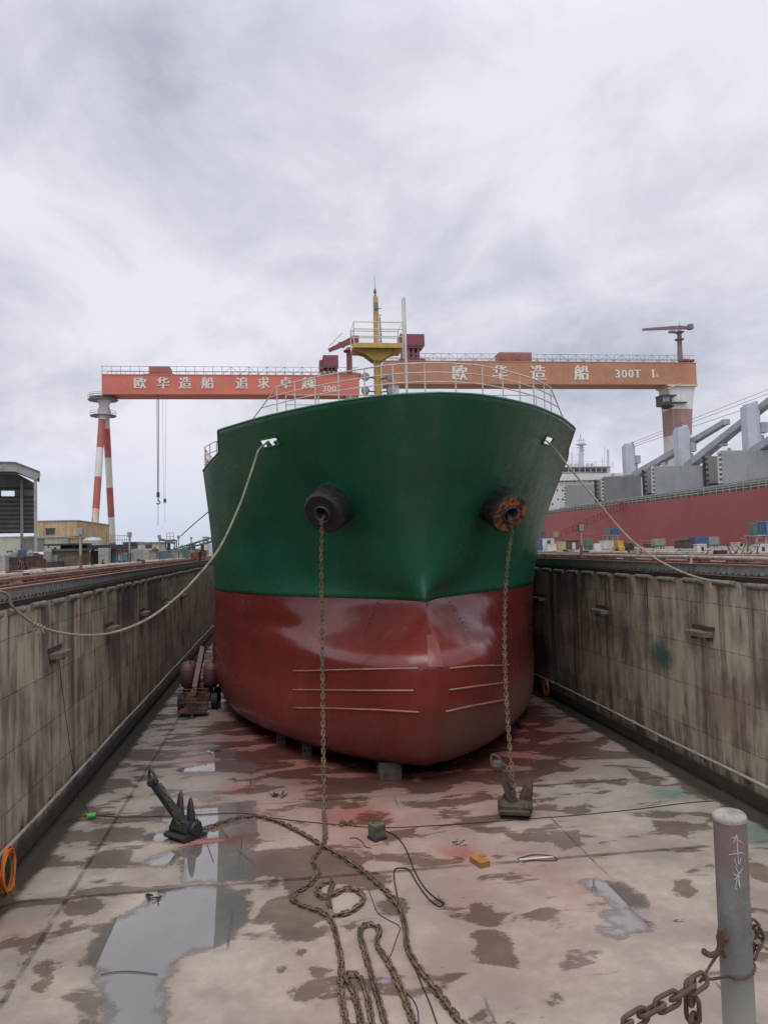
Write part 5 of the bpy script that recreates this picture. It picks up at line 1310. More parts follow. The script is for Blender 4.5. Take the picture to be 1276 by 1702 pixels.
for dx in (-.35, .35): mb.tube([p0+Vector((dx, 0, 0)), p1+Vector((dx, 0, 0))], .06, 4)
mb.tube([p0+Vector((-1.0, 0, 0)), p1+Vector((-1, 0, 0))], .07, 4); mb.build('ladder', M_walk, leg)
mb = MB(); lx = pt(655, 640, Y=YB).x; mb.box((lx, YB+dim/2, (z0+QZ)/2+.8), (3.0, 5, z0-QZ-1.61)); mb.box((lx, YB+dim/2, QZ+.9), (3.4, 24, 1.5)); mb.build('hinged_leg', M_gwhite, t)
mb = MB(); px_box(mb, 830, 585.5, 883, 600.2, YB+1, 5); mb.build('winch_house', paint('house_brown', (.32, .12, .085), .6, scale=.3, rust=.2), t)
mb = MB(); px_box(mb, 665, 555, 705, 574, YB+.5, 6); px_box(mb, 668, 574, 702, 578, YB+.7, 5.5)
for x in (669, 677, 685, 693): px_box(mb, x, 577.8, x+4, 596, YB+1, 4)
px_box(mb, 664, 595.5, 706, 600.4, YB+.4, 6); mb.build('machine_house', M_dred, t)
mb = MB(); a = pt(1130, 600, Y=YB+3); b = pt(1128.5, 549, Y=YB+3); mb.tube([a, b], [.85, .65], 10)
for y in (565, 553): mb.lathe([(.9, -.2), (1.5, .1), (1.5, .3)], pt(1128.5, y, Y=YB+3), (0, 0, 1), 10)
mb.bar(pt(1068, 547.5, Y=YB+3), pt(1129, 544, Y=YB+3), .8, .55, h1=1.15); mb.bar(pt(1129, 544, Y=YB+3), pt(1151.5, 545, Y=YB+3), .9, 1.1, h1=.6)
px_box(mb, 1145.5, 538, 1152, 546, YB+2.2, 1.6); px_box(mb, 1113.5, 549, 1123, 552, YB+2.4, 1.2); mb.tube([pt(1129, 541, Y=YB+3), pt(1129, 535, Y=YB+3)], .08, 4)
mb.build('service_crane', paint('mauve_grey', (.19, .13, .14), .6, scale=.4, rust=.2), t)
mb = MB(); px_box(mb, 1133, 596, 1145, 600.3, YB+1, 2); px_box(mb, 1148, 597, 1154, 600.3, YB+1, 2); mb.build('winch', M_dred, t)

# ------------------------------------------------------------------ red bulk carrier alongside the red ship quay
DZ = 16.45
rs = thing('bulk_carrier', 'long red bulk carrier with open grey hatch covers beyond the red ship quay', 'ship', (70, 130, 8))
M_rhull = paint('faded_red_hull', (.285, .075, .068), .6, var=.10, scale=.09, rust=.03, dirt=.22, bump=.05)
M_hatch = paint('hatch_grey', (.27, .285, .28), .6, var=.12, scale=.4, dirt=.25)
M_hatch2 = paint('hatch_dark_grey', (.17, .175, .18), .6, var=.12, scale=.4, dirt=.25)
M_hatch3 = paint('hatch_warm_grey', (.25, .24, .22), .6, var=.12, scale=.4, dirt=.25)
M_cr = paint('crane_pale_blue', (.45, .48, .52), .5, var=.12, scale=.4, rust=.08)
M_jib = paint('jib_grey', (.33, .36, .39), .5, var=.2, scale=.6, rust=.1)
def rsx(y): return 62.6-(y-92)*.044
mb = MB(); ys = np.linspace(58, 196, 24); vs = []; fs = []
for i, y in enumerate(ys):
    x = rsx(y); bow = max(0, (75-y)/17)**2*9; xa, xb = x+bow, 81-bow
    vs += [(xa, y, QZ-1.2), (xa, y, DZ), (xb, y, DZ), (xb, y, QZ-1.2)]
    if i: b = 4*i; fs += [(b-4, b, b+1, b-3), (b-3, b+1, b+2, b-2), (b-2, b+2, b+3, b-1)] if False else [(b-4, b, b+1, b-3), (b-3, b+1, b+2, b-2), (b-2, b+2, b+3, b-1)]
fs += [(0, 1, 2, 3), tuple(4*23+k for k in (3, 2, 1, 0))]
mb.add(vs, fs); hullp = mb.build('hull', M_rhull, rs)
mb = MB()
for y in np.arange(76, 182, 1.55): mb.tube([(rsx(y)+.1, y, DZ), (rsx(y)+.1, y, DZ+1.1)], .045, 4)
for z in (.4, .75, 1.1): mb.tube([(rsx(76)+.1, 76, DZ+z), (rsx(182)+.1, 182, DZ+z)], .045, 4)
mb.build('deck_railing', paint('rail_pale', (.36, .35, .32), .6), hullp)
mb = MB(); mb.bar((rsx(76)+.9, 76, DZ+.45), (rsx(178)+.9, 178, DZ+.45), .5, .9)
for k in range(60):
    y = 78+k*1.7; mb.box((rsx(y)+.7+random.random()*.5, y, DZ+.35), (.3+random.random()*.5, .3+random.random()*.9, .7+random.random()*.5))
mb.build('deck_fittings', paint('deck_fittings_dark', (.11, .115, .10), .7, var=.6, scale=1.2, rust=.35), hullp)
mb = MB(); mb.box((71.5, 130, DZ+.75), (15.5, 110, 1.5)); mb.build('hatch_coaming', paint('coaming_grey', (.20, .20, .19), .7), hullp)
for y, m, zb, zt_ in ((109, M_hatch, 803, 748), (128.5, M_hatch, 820, 774), (149.5, M_hatch2, 832, 791.5), (171, M_hatch3, 840.5, 805.5)):
    px0 = {109: 1201, 128.5: 1089, 149.5: 1004, 171: 941}[y]; px1 = {109: 1330, 128.5: 1170, 149.5: 1065.5, 171: 989}[y]
    a, b = pt(px0, zb, Y=y), pt(px1, zt_, Y=y)
    z1 = pt((px0+px1)/2, zt_, Y=y).z; z0 = pt((px0+px1)/2, zb, Y=y).z
    mb = MB(); mb.bbox(((a.x+b.x)/2, y+.45, (z0+z1)/2), (b.x-a.x, .9, z1-z0), .06); hc = mb.build('hatch_cover', m, rs)
    mb = MB()
    for k in range(7): mb.box((a.x-.16, y+.35, z0+.3+(z1-z0-.6)*k/6), (.32, .5, .28))
    mb.box((a.x-.22, y+.6, (z0+z1)/2), (.16, .3, z1-z0-.1)); mb.box((a.x+1.2, y+.4, z0-.35), (.6, .6, .9)); mb.box((b.x-1.0, y+.4, z0-.35), (.6, .6, .9))
    mb.build('cover_hinge', M_white, hc)
    if y > 165: continue
    y2 = y+8.4; x2 = pt({109: 1171, 128.5: 1069, 149.5: 989}[y], 790, Y=y2).x
    mb = MB(); mb.bbox((x2+3.6, y2, (z0+z1)/2+.1), (7.2, .9, z1-z0), .06); hc2 = mb.build('hatch_cover', paint('hatch_mid_grey', (.22, .215, .22), .6, var=.12, scale=.4, dirt=.3), rs)
    mb = MB(); mb.box((x2-.18, y2-.1, (z0+z1)/2+.1), (.2, .5, z1-z0))
    for k in range(6): mb.box((x2+.12, y2-.5, z0+.3+(z1-z0-.6)*k/5), (.5, .14, .2))
    mb.prism([(0, 0), (2.9, 0), (1.9, 1.55), (.2, 1.55)], (x2-.3, y2-1.6, z0-.9), (1, 0, 0), (0, 0, 1), (0, 1.4, 0)); mb.bar((x2-.1, y2-.5, z0+.2), (x2-.1, y2-.5, z0-.9), .3, .3); mb.build('cover_hinge', M_dark, hc2)
    mb = MB(); mb.tube([(x2+2.6, y2-3, DZ), (x2+2.6, y2-3, z1+.6)], .16, 8); mb.lathe([(.3, 0), (.3, .7), (.1, .8)], (x2+2.6, y2-3, z1+.3), (0, 0, 1), 8); mb.build('vent_post', M_jib, rs)
def deck_crane(px0, px1, ytop, ybot, y, jib, rust=False):
    a, b = pt(px0, ybot, Y=y), pt(px1, ytop, Y=y); w = b.x-a.x; cx = (a.x+b.x)/2; zt = pt((px0+px1)/2, ytop, Y=y).z; zb = pt((px0+px1)/2, ybot, Y=y).z
    mb = MB(); mb.box((cx, y, (zt+zb)/2), (w, 1.7, zt-zb), taper=1.05); mb.lathe([(1.35, DZ), (1.35, zb-.3), (1.5, zb)], (cx+.2, y, 0), (0, 0, 1), 16)
    mb.box((cx+.1, y, zt+.15), (w*.8, 1.6, .5)); mb.lathe([(.35, -.6), (.35, .6)], (cx+w*.35, y, zt+.5), (0, 1, 0), 10)
    cr_ = mb.build('cargo_crane', [M_cr], rs, smooth=True, angle=20)
    mb = MB(); mb.bbox((cx+w*.5+.55, y-.6, zb+(zt-zb)*.52), (1.1, 1.3, 1.7), .12); mb.bbox((cx+w*.5+.3, y-.3, zb+(zt-zb)*.28), (.7, 1.0, 1.2), .1)
    mb.tube([(cx+w*.5+.1, y-.7, zb), (cx+w*.5+.1, y-.7, zt)], .07, 5); mb.build('crane_cab', M_jib, cr_)
    if jib:
        p0, p1 = jib; mb = MB()
        for s in (-.62, .62): mb.bar(p0+Vector((s, 0, 0)), p1+Vector((s*.55, 0, 0)), .5, 1.25, w1=.4, h1=.8)
        for k in range(9):
            q = p0.lerp(p1, (k+.5)/9); mb.bar(q-Vector((.62, 0, -.2)), q+Vector((.62, 0, .2)), .25, .35)
        mb.bbox(p1+(p1-p0).normalized()*.4, (1.2, 1.0, 1.0), .1)
        for k in (.35, .62): mb.box(p0.lerp(p1, k)+Vector((0, 0, -.95)), (1.1, .9, .5))
        mb.build('jib', M_jib, cr_)
    return cr_, Vector((cx, y, zt))
k1, tp1 = deck_crane(1038, 1051, 741, 790, 153, (pt(1058, 789, Y=152), pt(1203, 703, Y=124.5)))
k2, tp2 = deck_crane(1125, 1141, 714, 777, 133, (pt(1145, 775, Y=132), pt(1330, 626, Y=104)))
k3, tp3 = deck_crane(1239, 1256, 676, 751, 113, (pt(1256, 750, Y=112), pt(1345, 690, Y=98)))
mb = MB()
for dy, y1 in ((0, 648), (5, 655), (9, 668)): mb.tube([tp1+Vector((.4, 0, .5-dy*.1)), pt(1290, y1-6, Y=118)], .045, 4)
mb.build('hoist_cable', M_walk, k1)
mb = MB()
for dy in (0, .4): mb.tube([tp3+Vector((.6, 0, .3-dy)), pt(1340, 690+dy*8, Y=104)], .045, 4)
mb.build('hoist_cable', M_walk, k3)
# accommodation block
ysb = 178.0
M_acc = paint('ship_white', (.58, .58, .56), .5, var=.08, scale=.2, rust=.06, dirt=.15)
mb = MB()
def abox(x0, y0, x1, y1, Y=ysb, dep=10): px_box(mb, x0, y0, x1, y1, Y, dep)
abox(890, 799, 1012, 860); abox(896, 786, 1022, 799.2, ysb-.8, 11); abox(905, 776, 1014, 786.2, ysb-.2, 8); abox(893, 774.5, 1017, 776.8, ysb-1, 9.5)
sup = mb.build('accommodation_block', M_acc, rs)
mb = MB(); 
for k in range(10):
    x = 918+k*9.2; px_box(mb, x, 778.2, x+7, 784.2, ysb-.26, .06)
mb.build('bridge_window', M_glass, sup)
mb = MB()
for x, y in ((933, 800), (940, 800), (953, 800), (979, 800), (925, 815), (933.5, 815), (926, 830), (934, 830), (917, 838), (1000, 800)): px_box(mb, x, y-1.4, x+2.2, y+1.4, ysb-.06, .06)
mb.build('porthole', M_glass, sup)
mb = MB(); px_box(mb, 1000, 786, 1036, 791, ysb+2, 6); px_box(mb, 898, 843, 945, 858, ysb-6, 4); mb.build('lower_house', M_acc, sup)
mb = MB(); a = pt(965, 776, Y=ysb+2); b = pt(966, 740, Y=ysb+2); mb.tube([a, b], [.75, .42], 10); mb.tube([b, pt(964, 721, Y=ysb+2)], .12, 6)
mb.lathe([(.5, 0), (1.35, .3), (1.35, .45)], pt(965.5, 741, Y=ysb+2), (0, 0, 1), 10); mb.lathe([(.3, 0), (.7, .2), (.7, .35)], pt(967, 750, Y=ysb+2), (0, 0, 1), 10)
for y in (732, 744, 755): mb.bar(pt(958, y, Y=ysb+2), pt(972, y, Y=ysb+2), .14, .14)
for x in (962, 969): mb.tube([pt(x, 741, Y=ysb+2), pt(x, 729, Y=ysb+2)], .1, 5)
for x, yt in ((1010, 748), (950, 752), (1004, 742), (1001, 762), (990, 768), (945, 764), (1018, 768), (985, 770)): mb.tube([pt(x, 777, Y=ysb+1), pt(x, yt, Y=ysb+1)], .10 if yt > 747 else .05, 5)
for x in (949, 956, 976, 983): px_box(mb, x, 770, x+3, 775, ysb+1, .8)
for zz in (767.5, 771.5): mb.tube([pt(906, zz, Y=ysb), pt(1016, zz, Y=ysb)], .05, 4)
for x in (1008.5, 1011.5): mb.tube([pt(x, 777, Y=ysb+1), pt(x, 746, Y=ysb+1)], .07, 4)
for k in range(8): mb.bar(pt(1008.5, 774-k*3.6, Y=ysb+1), pt(1011.5, 774-k*3.6, Y=ysb+1), .08, .08)
mb.build('radar_mast', M_cr, sup)

# ------------------------------------------------------------------ red ship quay
def pipe(label, x, y0, y1, r, mat, z=None, kinks=0):
    t = thing('quay_pipe', label, 'pipe', (x, y0, QZ)); z = z or QZ+.16+r
    mb = MB(); mb.tube([(x+random.uniform(-.03, .03)+.05*math.sin(y*.2), y, z+random.uniform(-.012, .012)) for y in np.arange(y0, y1, 2.7)], r, 8); mb.build('tube', mat, t, smooth=True)
    mb = MB(); mb.box((x, y0+1, QZ+.08), (.45, .2, .16)); o = mb.build('support', M_rust, t)
    for y in np.arange(y0+4.3, min(y1, 100), 3.3): c = o.copy(); COL.objects.link(c); c.parent = t; c.location = (0, y-y0-1, 0)
M_pw = paint('white_pipe', (.36, .32, .27), .7, var=.35, rust=.45); M_pr = paint('red_pipe', (.26, .12, .09), .7, var=.4, rust=.5)
pipe('pale pipe nearest the right dock edge', WR+.95, 12, 120, .09, M_pw, QZ+.22)
pipe('rusty red pipe second from the right dock edge', WR+1.5, 12, 115, .08, M_pr, QZ+.30)
pipe('white pipe third from the right dock edge', WR+2.15, 14, 70, .10, M_pw, QZ+.24)
pipe('thick rusty pipe lying well back on the red ship quay', WR+3.6, 18, 95, .13, M_pipe)
def cabinet(label, px0, px1, y0, y1, D, mat, name='cabinet', cat='cabinet', roof=None, door=None, dep=None, feet=.0, z=None):
    """box-shaped thing standing on the quay, between columns px0..px1 and rows y0..y1 at camera depth D"""
    a = qp((px0+px1)/2, D); w = (px1-px0)*D/1280; zt = EYE.z+(hor((px0+px1)/2)-y0)*D/1280; dep = dep or w*.8; zb = QZ+feet
    t = thing(name, label, cat, (a.x, a.y, QZ))
    mb = MB(); mb.bbox((a.x, a.y+dep/2, (zb+zt)/2), (w, dep, zt-zb), min(.03, w*.05))
    if feet: 
        for s in (-.4, .4):
            for e in (.15, .85): mb.box((a.x+s*w, a.y+dep*e, QZ+feet/2), (w*.1, w*.1, feet))
    body = mb.build('body', mat, t)
    if roof:
        mb = MB(); mb.box((a.x, a.y+dep/2, zt+.04), (w*1.12, dep*1.12, .08)); mb.build('roof', roof, t)
    mb = MB(); k = max(2, int(w/.5))
    for i in range(k+1): mb.box((a.x-w/2+w*i/k, a.y-.01, (zb+zt)/2), (.04, .03, (zt-zb)*.96))
    mb.box((a.x, a.y-.008, zb+(zt-zb)*.12), (w*.98, .024, .05)); mb.build('rib', mat, body)
    if door:
        mb = MB(); mb.box((a.x+w*.08, a.y-.02, zb+(zt-zb)*.42), (w*.26, .05, (zt-zb)*.78)); mb.build('door', door, t)
    return t
def stack_on(label, px0, px1, y0, y1, D, mat, name='tank', cat='tank', dep=None, dy=0.0):
    w = (px1-px0)*D/1280; dep = dep or w*.8; px = (px0+px1)/2; a = qp(px, D); zt = EYE.z+(hor(px)-y0)*D/1280; zb = EYE.z+(hor(px)-y1)*D/1280
    t = thing(name, label, cat, (a.x, a.y+dy, zb)); mb = MB(); mb.bbox((a.x, a.y+dy+dep/2, (zb+zt)/2), (w, dep, zt-zb), .03); mb.build('body', mat, t)
    mb = MB()
    for s in (-.46, 0, .46): mb.box((a.x+s*w, a.y+dy-.012, (zb+zt)/2), (.05, .03, zt-zb-.06))
    mb.box((a.x, a.y+dy-.012, zt-.06), (w, .034, .07)); mb.build('frame', mat, t)
    return t
def legged_stand(label, px0, px1, y0, D, mat, name='stand', cat='stand'):
    w = (px1-px0)*D/1280; px = (px0+px1)/2; a = qp(px, D); zt = EYE.z+(hor(px)-y0)*D/1280
    t = thing(name, label, cat, (a.x, a.y, QZ)); dep = w*.8
    for sx in (-.42, 0, .42):
        for sy in (.08, .92):
            mb = MB(); mb.box((a.x+sx*w, a.y+sy*dep, (QZ+zt)/2), (.14, .14, zt-QZ)); mb.build('leg', mat, t)
    mb = MB(); mb.box((a.x, a.y+dep/2, zt-.05), (w*1.04, dep*1.04, .10)); mb.box((a.x, a.y+dep*.08, (QZ+zt)/2), (w*.84, .06, .10)); mb.build('top', mat, t)
    return t
M_pgreen = paint('dusty_green', (.10, .16, .13), .6, var=.3, rust=.25); M_grey = paint('dusty_grey', (.26, .26, .24), .7, var=.3, rust=.15)
M_stand = paint('stand_concrete', (.33, .32, .29), .8, var=.3, dirt=.5)
legged_stand('tall pale stand in front of the red hull carrying blue and green boxes', 1008, 1029, 889, 118, M_stand)
stack_on('green box on the tall pale stand below the mooring rope', 1007.5, 1015.5, 878.5, 889, 118, M_pgreen, 'switch_box', 'box'); stack_on('blue box on the tall pale stand below the mooring rope', 1016, 1029, 878, 889, 118, M_blue, 'switch_box', 'box')
cabinet('grey slatted container standing alone before the red hull', 1088, 1105.5, 895.5, 912, 92, M_grey, 'container', 'container', feet=.35)
cabinet('green container at the left of the row before the red hull', 1137, 1153, 894.5, 911, 90, M_pgreen, 'container', 'container')
cabinet('bright blue container in the middle of the row before the red hull', 1153.6, 1177, 892.5, 911, 88, M_blue, 'container', 'container')
cabinet('grey container at the right of the row before the red hull', 1177.6, 1195, 892, 911, 90, M_grey, 'container', 'container', feet=.3)
cabinet('small white kiosk with dark door before the blue container', 1157.5, 1173, 906, 921, 55, M_white, 'kiosk', 'kiosk', M_white, M_dark)
legged_stand('pale stand with big boxes at the right edge of the photo', 1254, 1292, 888.5, 55, M_stand)
stack_on('blue box on the stand at the right edge', 1261, 1272.5, 867, 888.5, 55, M_blue, 'switch_box', 'box', dep=.6); stack_on('green box left of the blue box on the right edge stand', 1252.5, 1260.6, 869, 888.5, 55, M_pgreen, 'switch_box', 'box', dep=.6)
stack_on('pale green box at the far right on the edge stand', 1273, 1292, 866, 888.5, 55, M_teal, 'switch_box', 'box', dep=.6)
cabinet('white kiosk under the stand at the right edge', 1257, 1275, 907, 921, 50, M_white, 'kiosk', 'kiosk', M_white, M_dark)
cabinet('white upright cabinet beside the lamp post on the red ship quay', 988, 998.5, 903.5, 917.5, 78, M_white)
cabinet('yellow sided hut left of the lamp post', 925, 940, 901.5, 912, 105, M_cream, 'hut', 'hut', M_white)
cabinet('dark brown open hut just left of the lamp post', 941, 962, 899, 912, 108, paint('brown_hut', (.10, .07, .06), .7, rust=.3), 'hut', 'hut', M_dark, M_white)
cabinet('white building with openings beside the green bow', 899, 921, 894, 912, 100, M_white, 'building', 'building', M_rustred, M_dark)
stack_on('blue tank on the roof of the white building beside the bow', 897, 907, 883, 893, 104, M_blue, 'tank', 'tank'); stack_on('grey tank on the white building roof, farther from the bow', 921, 929, 884, 893, 104, M_grey, 'tank', 'tank')
cabinet('blue shed peeping out beside the green hull', 889, 901, 896, 909, 92, M_blue, 'shed', 'shed')
cabinet('green generator box right of the lamp post', 974, 985, 895.5, 905, 100, M_pgreen, 'generator', 'generator', feet=.5)
cabinet('low white box lying near the pipes left of the lamp post', 911, 925, 914, 919, 62, M_white, 'crate', 'crate')
cabinet('small yellow box beside the tall pale stand', 1004, 1010, 902, 908, 110, M_yellow, 'crate', 'crate')
cabinet('low white shed far right before the red hull', 1221, 1239, 902.5, 910, 100, M_white, 'shed', 'shed', M_white, M_dark)
q = qp(1138, 48); t = thing('drum', 'pale blue drum lying on the red ship quay', 'drum', q); mb = MB()
mb.lathe([(.04, -.45), (.22, -.44), (.225, -.15), (.235, -.14), (.225, -.12), (.225, .12), (.235, .14), (.225, .15), (.22, .44), (.04, .45)], q+Vector((0, 0, .24)), (1, .1, 0), 18); mb.build('body', M_teal, t, smooth=True)
mb = MB(); mb.box(q+Vector((.62, .1, .16)), (.22, .3, .3)); mb.build('chock', M_rust, t)
def marker(label, px, ytop, D, mats, r=.045, head=True):
    a = qp(px, D); zt = EYE.z+(hor(px)-ytop)*D/1280; t = thing('marker_post', label, 'post', a); mid = QZ+(zt-QZ)*.45
    mb = MB(); mb.tube([(a.x, a.y, mid), (a.x, a.y, zt)], r, 8); mb.build('upper_post', mats[0], t, smooth=True)
    mb = MB(); mb.tube([(a.x, a.y, QZ), (a.x, a.y, mid)], r*1.25, 8); mb.lathe([(r*2.4, 0), (r*2.2, .06)], (a.x, a.y, QZ), (0, 0, 1), 10); mb.build('lower_post', mats[1], t, smooth=True)
    if head: mb = MB(); mb.bbox((a.x, a.y, zt+.02), (r*4.2, r*4, r*5.5), .02); mb.build('lamp_head', M_grey, t)
    return t
marker('slim lamp post with pale top and red middle on the red ship quay', 965.5, 878, 47, (M_pw, M_pr), .07)
marker('stubby pale post at the right dock edge below the blue drum', 1147, 921, 33, (M_pw, M_pw), .05, False)
marker('short rusty rod standing between the pipes on the right', 1196, 915, 40, (M_rust, M_rust), .02, False)
# gangway
t = thing('gangway', 'red lattice gangway rising from the quay to the bulk carrier deck', 'gangway', pt(925, 897, D=128)); mb = MB(); p0, p1 = pt(920, 900, D=126), pt(1046, 842, D=140)
for dz in (0, 1.3):
    for dy in (0, 1.2): mb.tube([p0+Vector((0, dy, dz)), p1+Vector((0, dy, dz))], .06, 4)
for k in range(22):
    a, b = p0.lerp(p1, k/22), p0.lerp(p1, (k+1)/22)
    for dy in (0, 1.2): mb.tube([a+Vector((0, dy, 0)), a+Vector((0, dy, 1.3))], .035, 4); mb.tube([a+Vector((0, dy, 1.3 if k % 2 else 0)), b+Vector((0, dy, 0 if k % 2 else 1.3))], .035, 4)
mb.build('lattice', paint('gangway_red', (.19, .04, .04), .6), t)
mb = MB(); q = pt(994, 868, D=134)
for dx in (-1.2, 1.2):
    mb.tube([(q.x+dx*.3, q.y, QZ), (q.x+dx*.3, q.y, q.z)], .08, 4)
mb.tube([(q.x-3, q.y, QZ+2.5), (q.x+.5, q.y, QZ+2.5)], .06, 4); mb.build('trestle', M_gred, t)
# safety fence along the hull
t = thing('safety_fence', 'low broken red fence along the foot of the red hull', 'fence', (58, 100, QZ))
for i in range(46):
    y = 66+i*2.3; x = 55+.6*math.sin(i); mb = MB()
    if i % 7 in (3,): continue
    mb.tube([(x, y, QZ), (x, y, QZ+1.1)], .06, 4); mb.tube([(x, y-.9, QZ+.95), (x, y+.9, QZ+1.0)], .05, 4); mb.tube([(x, y-.9, QZ+.5), (x, y+.8, QZ+.5)], .05, 4); mb.build('fence_panel', paint('fence_pink', (.42, .10, .09), .6), t)
# tracked loader
D = 62; a = qp(1036, D); t = thing('loader', 'small yellow loader with a tyre beside it on the red ship quay', 'loader', a)
mb = MB(); mb.bbox(a+Vector((0, .5, .42)), (.95, 1.3, .35), .04); mb.bbox(a+Vector((-.1, .6, .82)), (.5, .6, .5), .05); mb.bar(a+Vector((.3, .1, .55)), a+Vector((.55, -.3, .85)), .1, .1); mb.build('body', M_yellow, t)
for sx in (-.45, .45):
    mb = MB(); mb.lathe([(.1, -.1), (.24, -.09), (.24, .09), (.1, .1)], a+Vector((sx, .2, .24)), (1, 0, 0), 14); mb.build('wheel', M_black, t, smooth=True)
a = qp(1045.5, 58); t = thing('tyre', 'old dark tyre lying upright by the yellow loader', 'tyre', a); mb = MB(); mb.lathe([(.22, -.14), (.40, -.15), (.46, -.08), (.46, .08), (.40, .15), (.22, .14)], a+Vector((0, 0, .46)), (.5, -.8, 0), 20); mb.build('carcass', M_black, t, smooth=True)
mb = MB(); mb.lathe([(.23, -.1), (.12, -.06), (.12, .06), (.23, .1)], a+Vector((0, 0, .46)), (.5, -.8, 0), 16); mb.build('hub', M_rust, t)
# bent reinforcing rods
a = qp(1240, 34); t = thing('scrap_rods', 'tangle of bent rusty rods on the red ship quay near the frame edge', 'scrap', a); mb = MB()
for i in range(18):
    o = a+Vector((random.uniform(-.9, .9), random.uniform(0, .6), .05)); d = Vector((random.uniform(-.5, .5), random.uniform(-.2, .2), random.uniform(.15, .75)))
    mb.tube([o, o+d*.5+Vector((random.uniform(-.1, .1), 0, .08)), o+d*1.1], .018, 5)
for i in range(8): mb.bbox(a+Vector((random.uniform(-1, 1), random.uniform(0, .5), .08)), (.3, .2, .16), .02)
mb.build('rods', M_rust, t)
_cl = {}
def scatter(where, kinds, n, fn, seed):
    """loose pieces lying about: every piece an object of its own, copied from one of each kind"""
    rr = random.Random(seed)
    for i in range(n):
        nm, mat, col, size = rr.choice(kinds); key = (nm, mat.name, where)
        if key not in _cl:
            mb = MB()
            if nm in ('pipe_offcut', 'bar_offcut'): mb.tube([(-.5, 0, .5), (.5, 0, .5)], .5 if nm == 'pipe_offcut' else .3, 7)
            elif nm == 'gas_bottle': mb.lathe([(.5, 0), (.5, .8), (.3, .92), (.12, .95), (.12, 1.0)], (0, 0, 0), (0, 0, 1), 12)
            elif nm == 'valve': mb.lathe([(.5, 0), (.5, .12), (.25, .16), (.25, .6), (.45, .66), (.45, .74), (.1, .8), (.1, 1.0)], (0, 0, 0), (0, 0, 1), 10); mb.bar((-.5, 0, 1.0), (.5, 0, 1.0), .12, .08)
            else: mb.bbox((0, 0, .5), (1, 1, .92), .05); mb.box((0, 0, .985), (1.06, 1.06, .03)); mb.box((0, -.52, .5), (.1, .04, .9)); mb.box((.4, -.52, .5), (.1, .04, .9)); mb.box((-.4, -.52, .5), (.1, .04, .9))
            o = mb.build(nm, mat, smooth=nm != 'crate', origin=(0, 0, 0)); _cl[key] = o
            tag(o, f'{col} {nm.replace("_", " ")} lying loose {where}', nm.replace('_', ' '), f'{col} {nm.replace("_", " ")}s {where}')
        else: o = _cl[key].copy(); COL.objects.link(o)
        k = rr.uniform(.6, 1.3); o.location = fn(rr); o.scale = tuple(v*k*rr.uniform(.8, 1.25) for v in size); o.rotation_euler = (0, 0, rr.uniform(-.5, .5)+(1.57 if rr.random() < .35 else 0))
KP = lambda a, b, c, q: [('pipe_offcut', a, 'rusty', (1.5*q, .13*q, .13*q)), ('bar_offcut', b, 'reddish', (2.0*q, .10*q, .10*q)), ('valve', a, 'rusty', (.28*q, .28*q, .5*q)), ('crate', c, 'pale', (.5*q, .4*q, .35*q)), ('crate', M_dark, 'dark', (.45*q, .5*q, .4*q)), ('pipe_offcut', c, 'pale', (1.9*q, .11*q, .11*q))]
scatter('among the pipes beside the dock edge facing the red ship', KP(M_rust, M_pr, M_pw, 1.0), 70, lambda r_: Vector((WR+r_.uniform(1.0, 5.0), r_.uniform(18, 80), QZ)), 3)
scatter('on the open concrete before the red hull', [('crate', M_white, 'white', (1.0, .9, .8)), ('crate', M_pgreen, 'green', (1.2, .8, .9)), ('crate', M_rust, 'rusty', (1.3, .8, .6)), ('bar_offcut', M_pr, 'reddish', (3.0, .3, .3))], 34, lambda r_: Vector((r_.uniform(32, 52), r_.uniform(80, 150), QZ)), 4)

# ------------------------------------------------------------------ open shed quay
pipe('pale pipe nearest the left dock edge', WL-1.75, 8, 130, .11, M_pw, QZ+.30)
pipe('rusty red pipe next to the left dock edge', WL-1.0, 8, 130, .075, M_pr, QZ+.22)
pipe('second rusty red pipe along the open shed quay', WL-1.35, 8, 130, .06, M_pr, QZ+.20)
pipe('white pipe farther back on the open shed quay', WL-2.9, 10, 120, .13, M_pw, QZ+.26)
pipe('old brown pipe farthest back on the open shed quay', WL-3.9, 10, 120, .10, M_pipe)
t = thing('cable_ladder', 'rusty red ladder-like cable rack along the left dock edge', 'cable rack', (WL-2.3, 10, QZ)); mb = MB()
for x in (WL-.62, WL-2.05, WL-2.55): mb.box((x, 65, QZ+.22), (.07, 110, .12))
for y in np.arange(10.5, 119, .62): mb.box((WL-2.3, y, QZ+.24), (.5, .09, .05))
mb.build('rack', M_pr, t)
mb = MB(); mb.box((WL-2.3, 10.5, QZ+.08), (.6, .14, .16)); o = mb.build('support', M_rust, t)
for y in np.arange(14.2, 100, 3.7): c = o.copy(); COL.objects.link(c); c.parent = t; c.location = (0, y-10.5, 0)
for px, yt, D, lab in ((134, 884, 40, 'marker post with reddish foot before the dark canopy, nearest on the open shed quay'), (215.5, 889, 55, 'marker post with red lower half at the end of the dark canopy'), (265, 893, 70, 'marker post standing before the small white building'), (297, 893, 86, 'marker post where the thin dark rope comes down'), (318, 895, 102, 'marker post farthest along the open shed quay near the green hull')):
    marker(lab, px, yt, D, (M_pw, M_pr), .065)
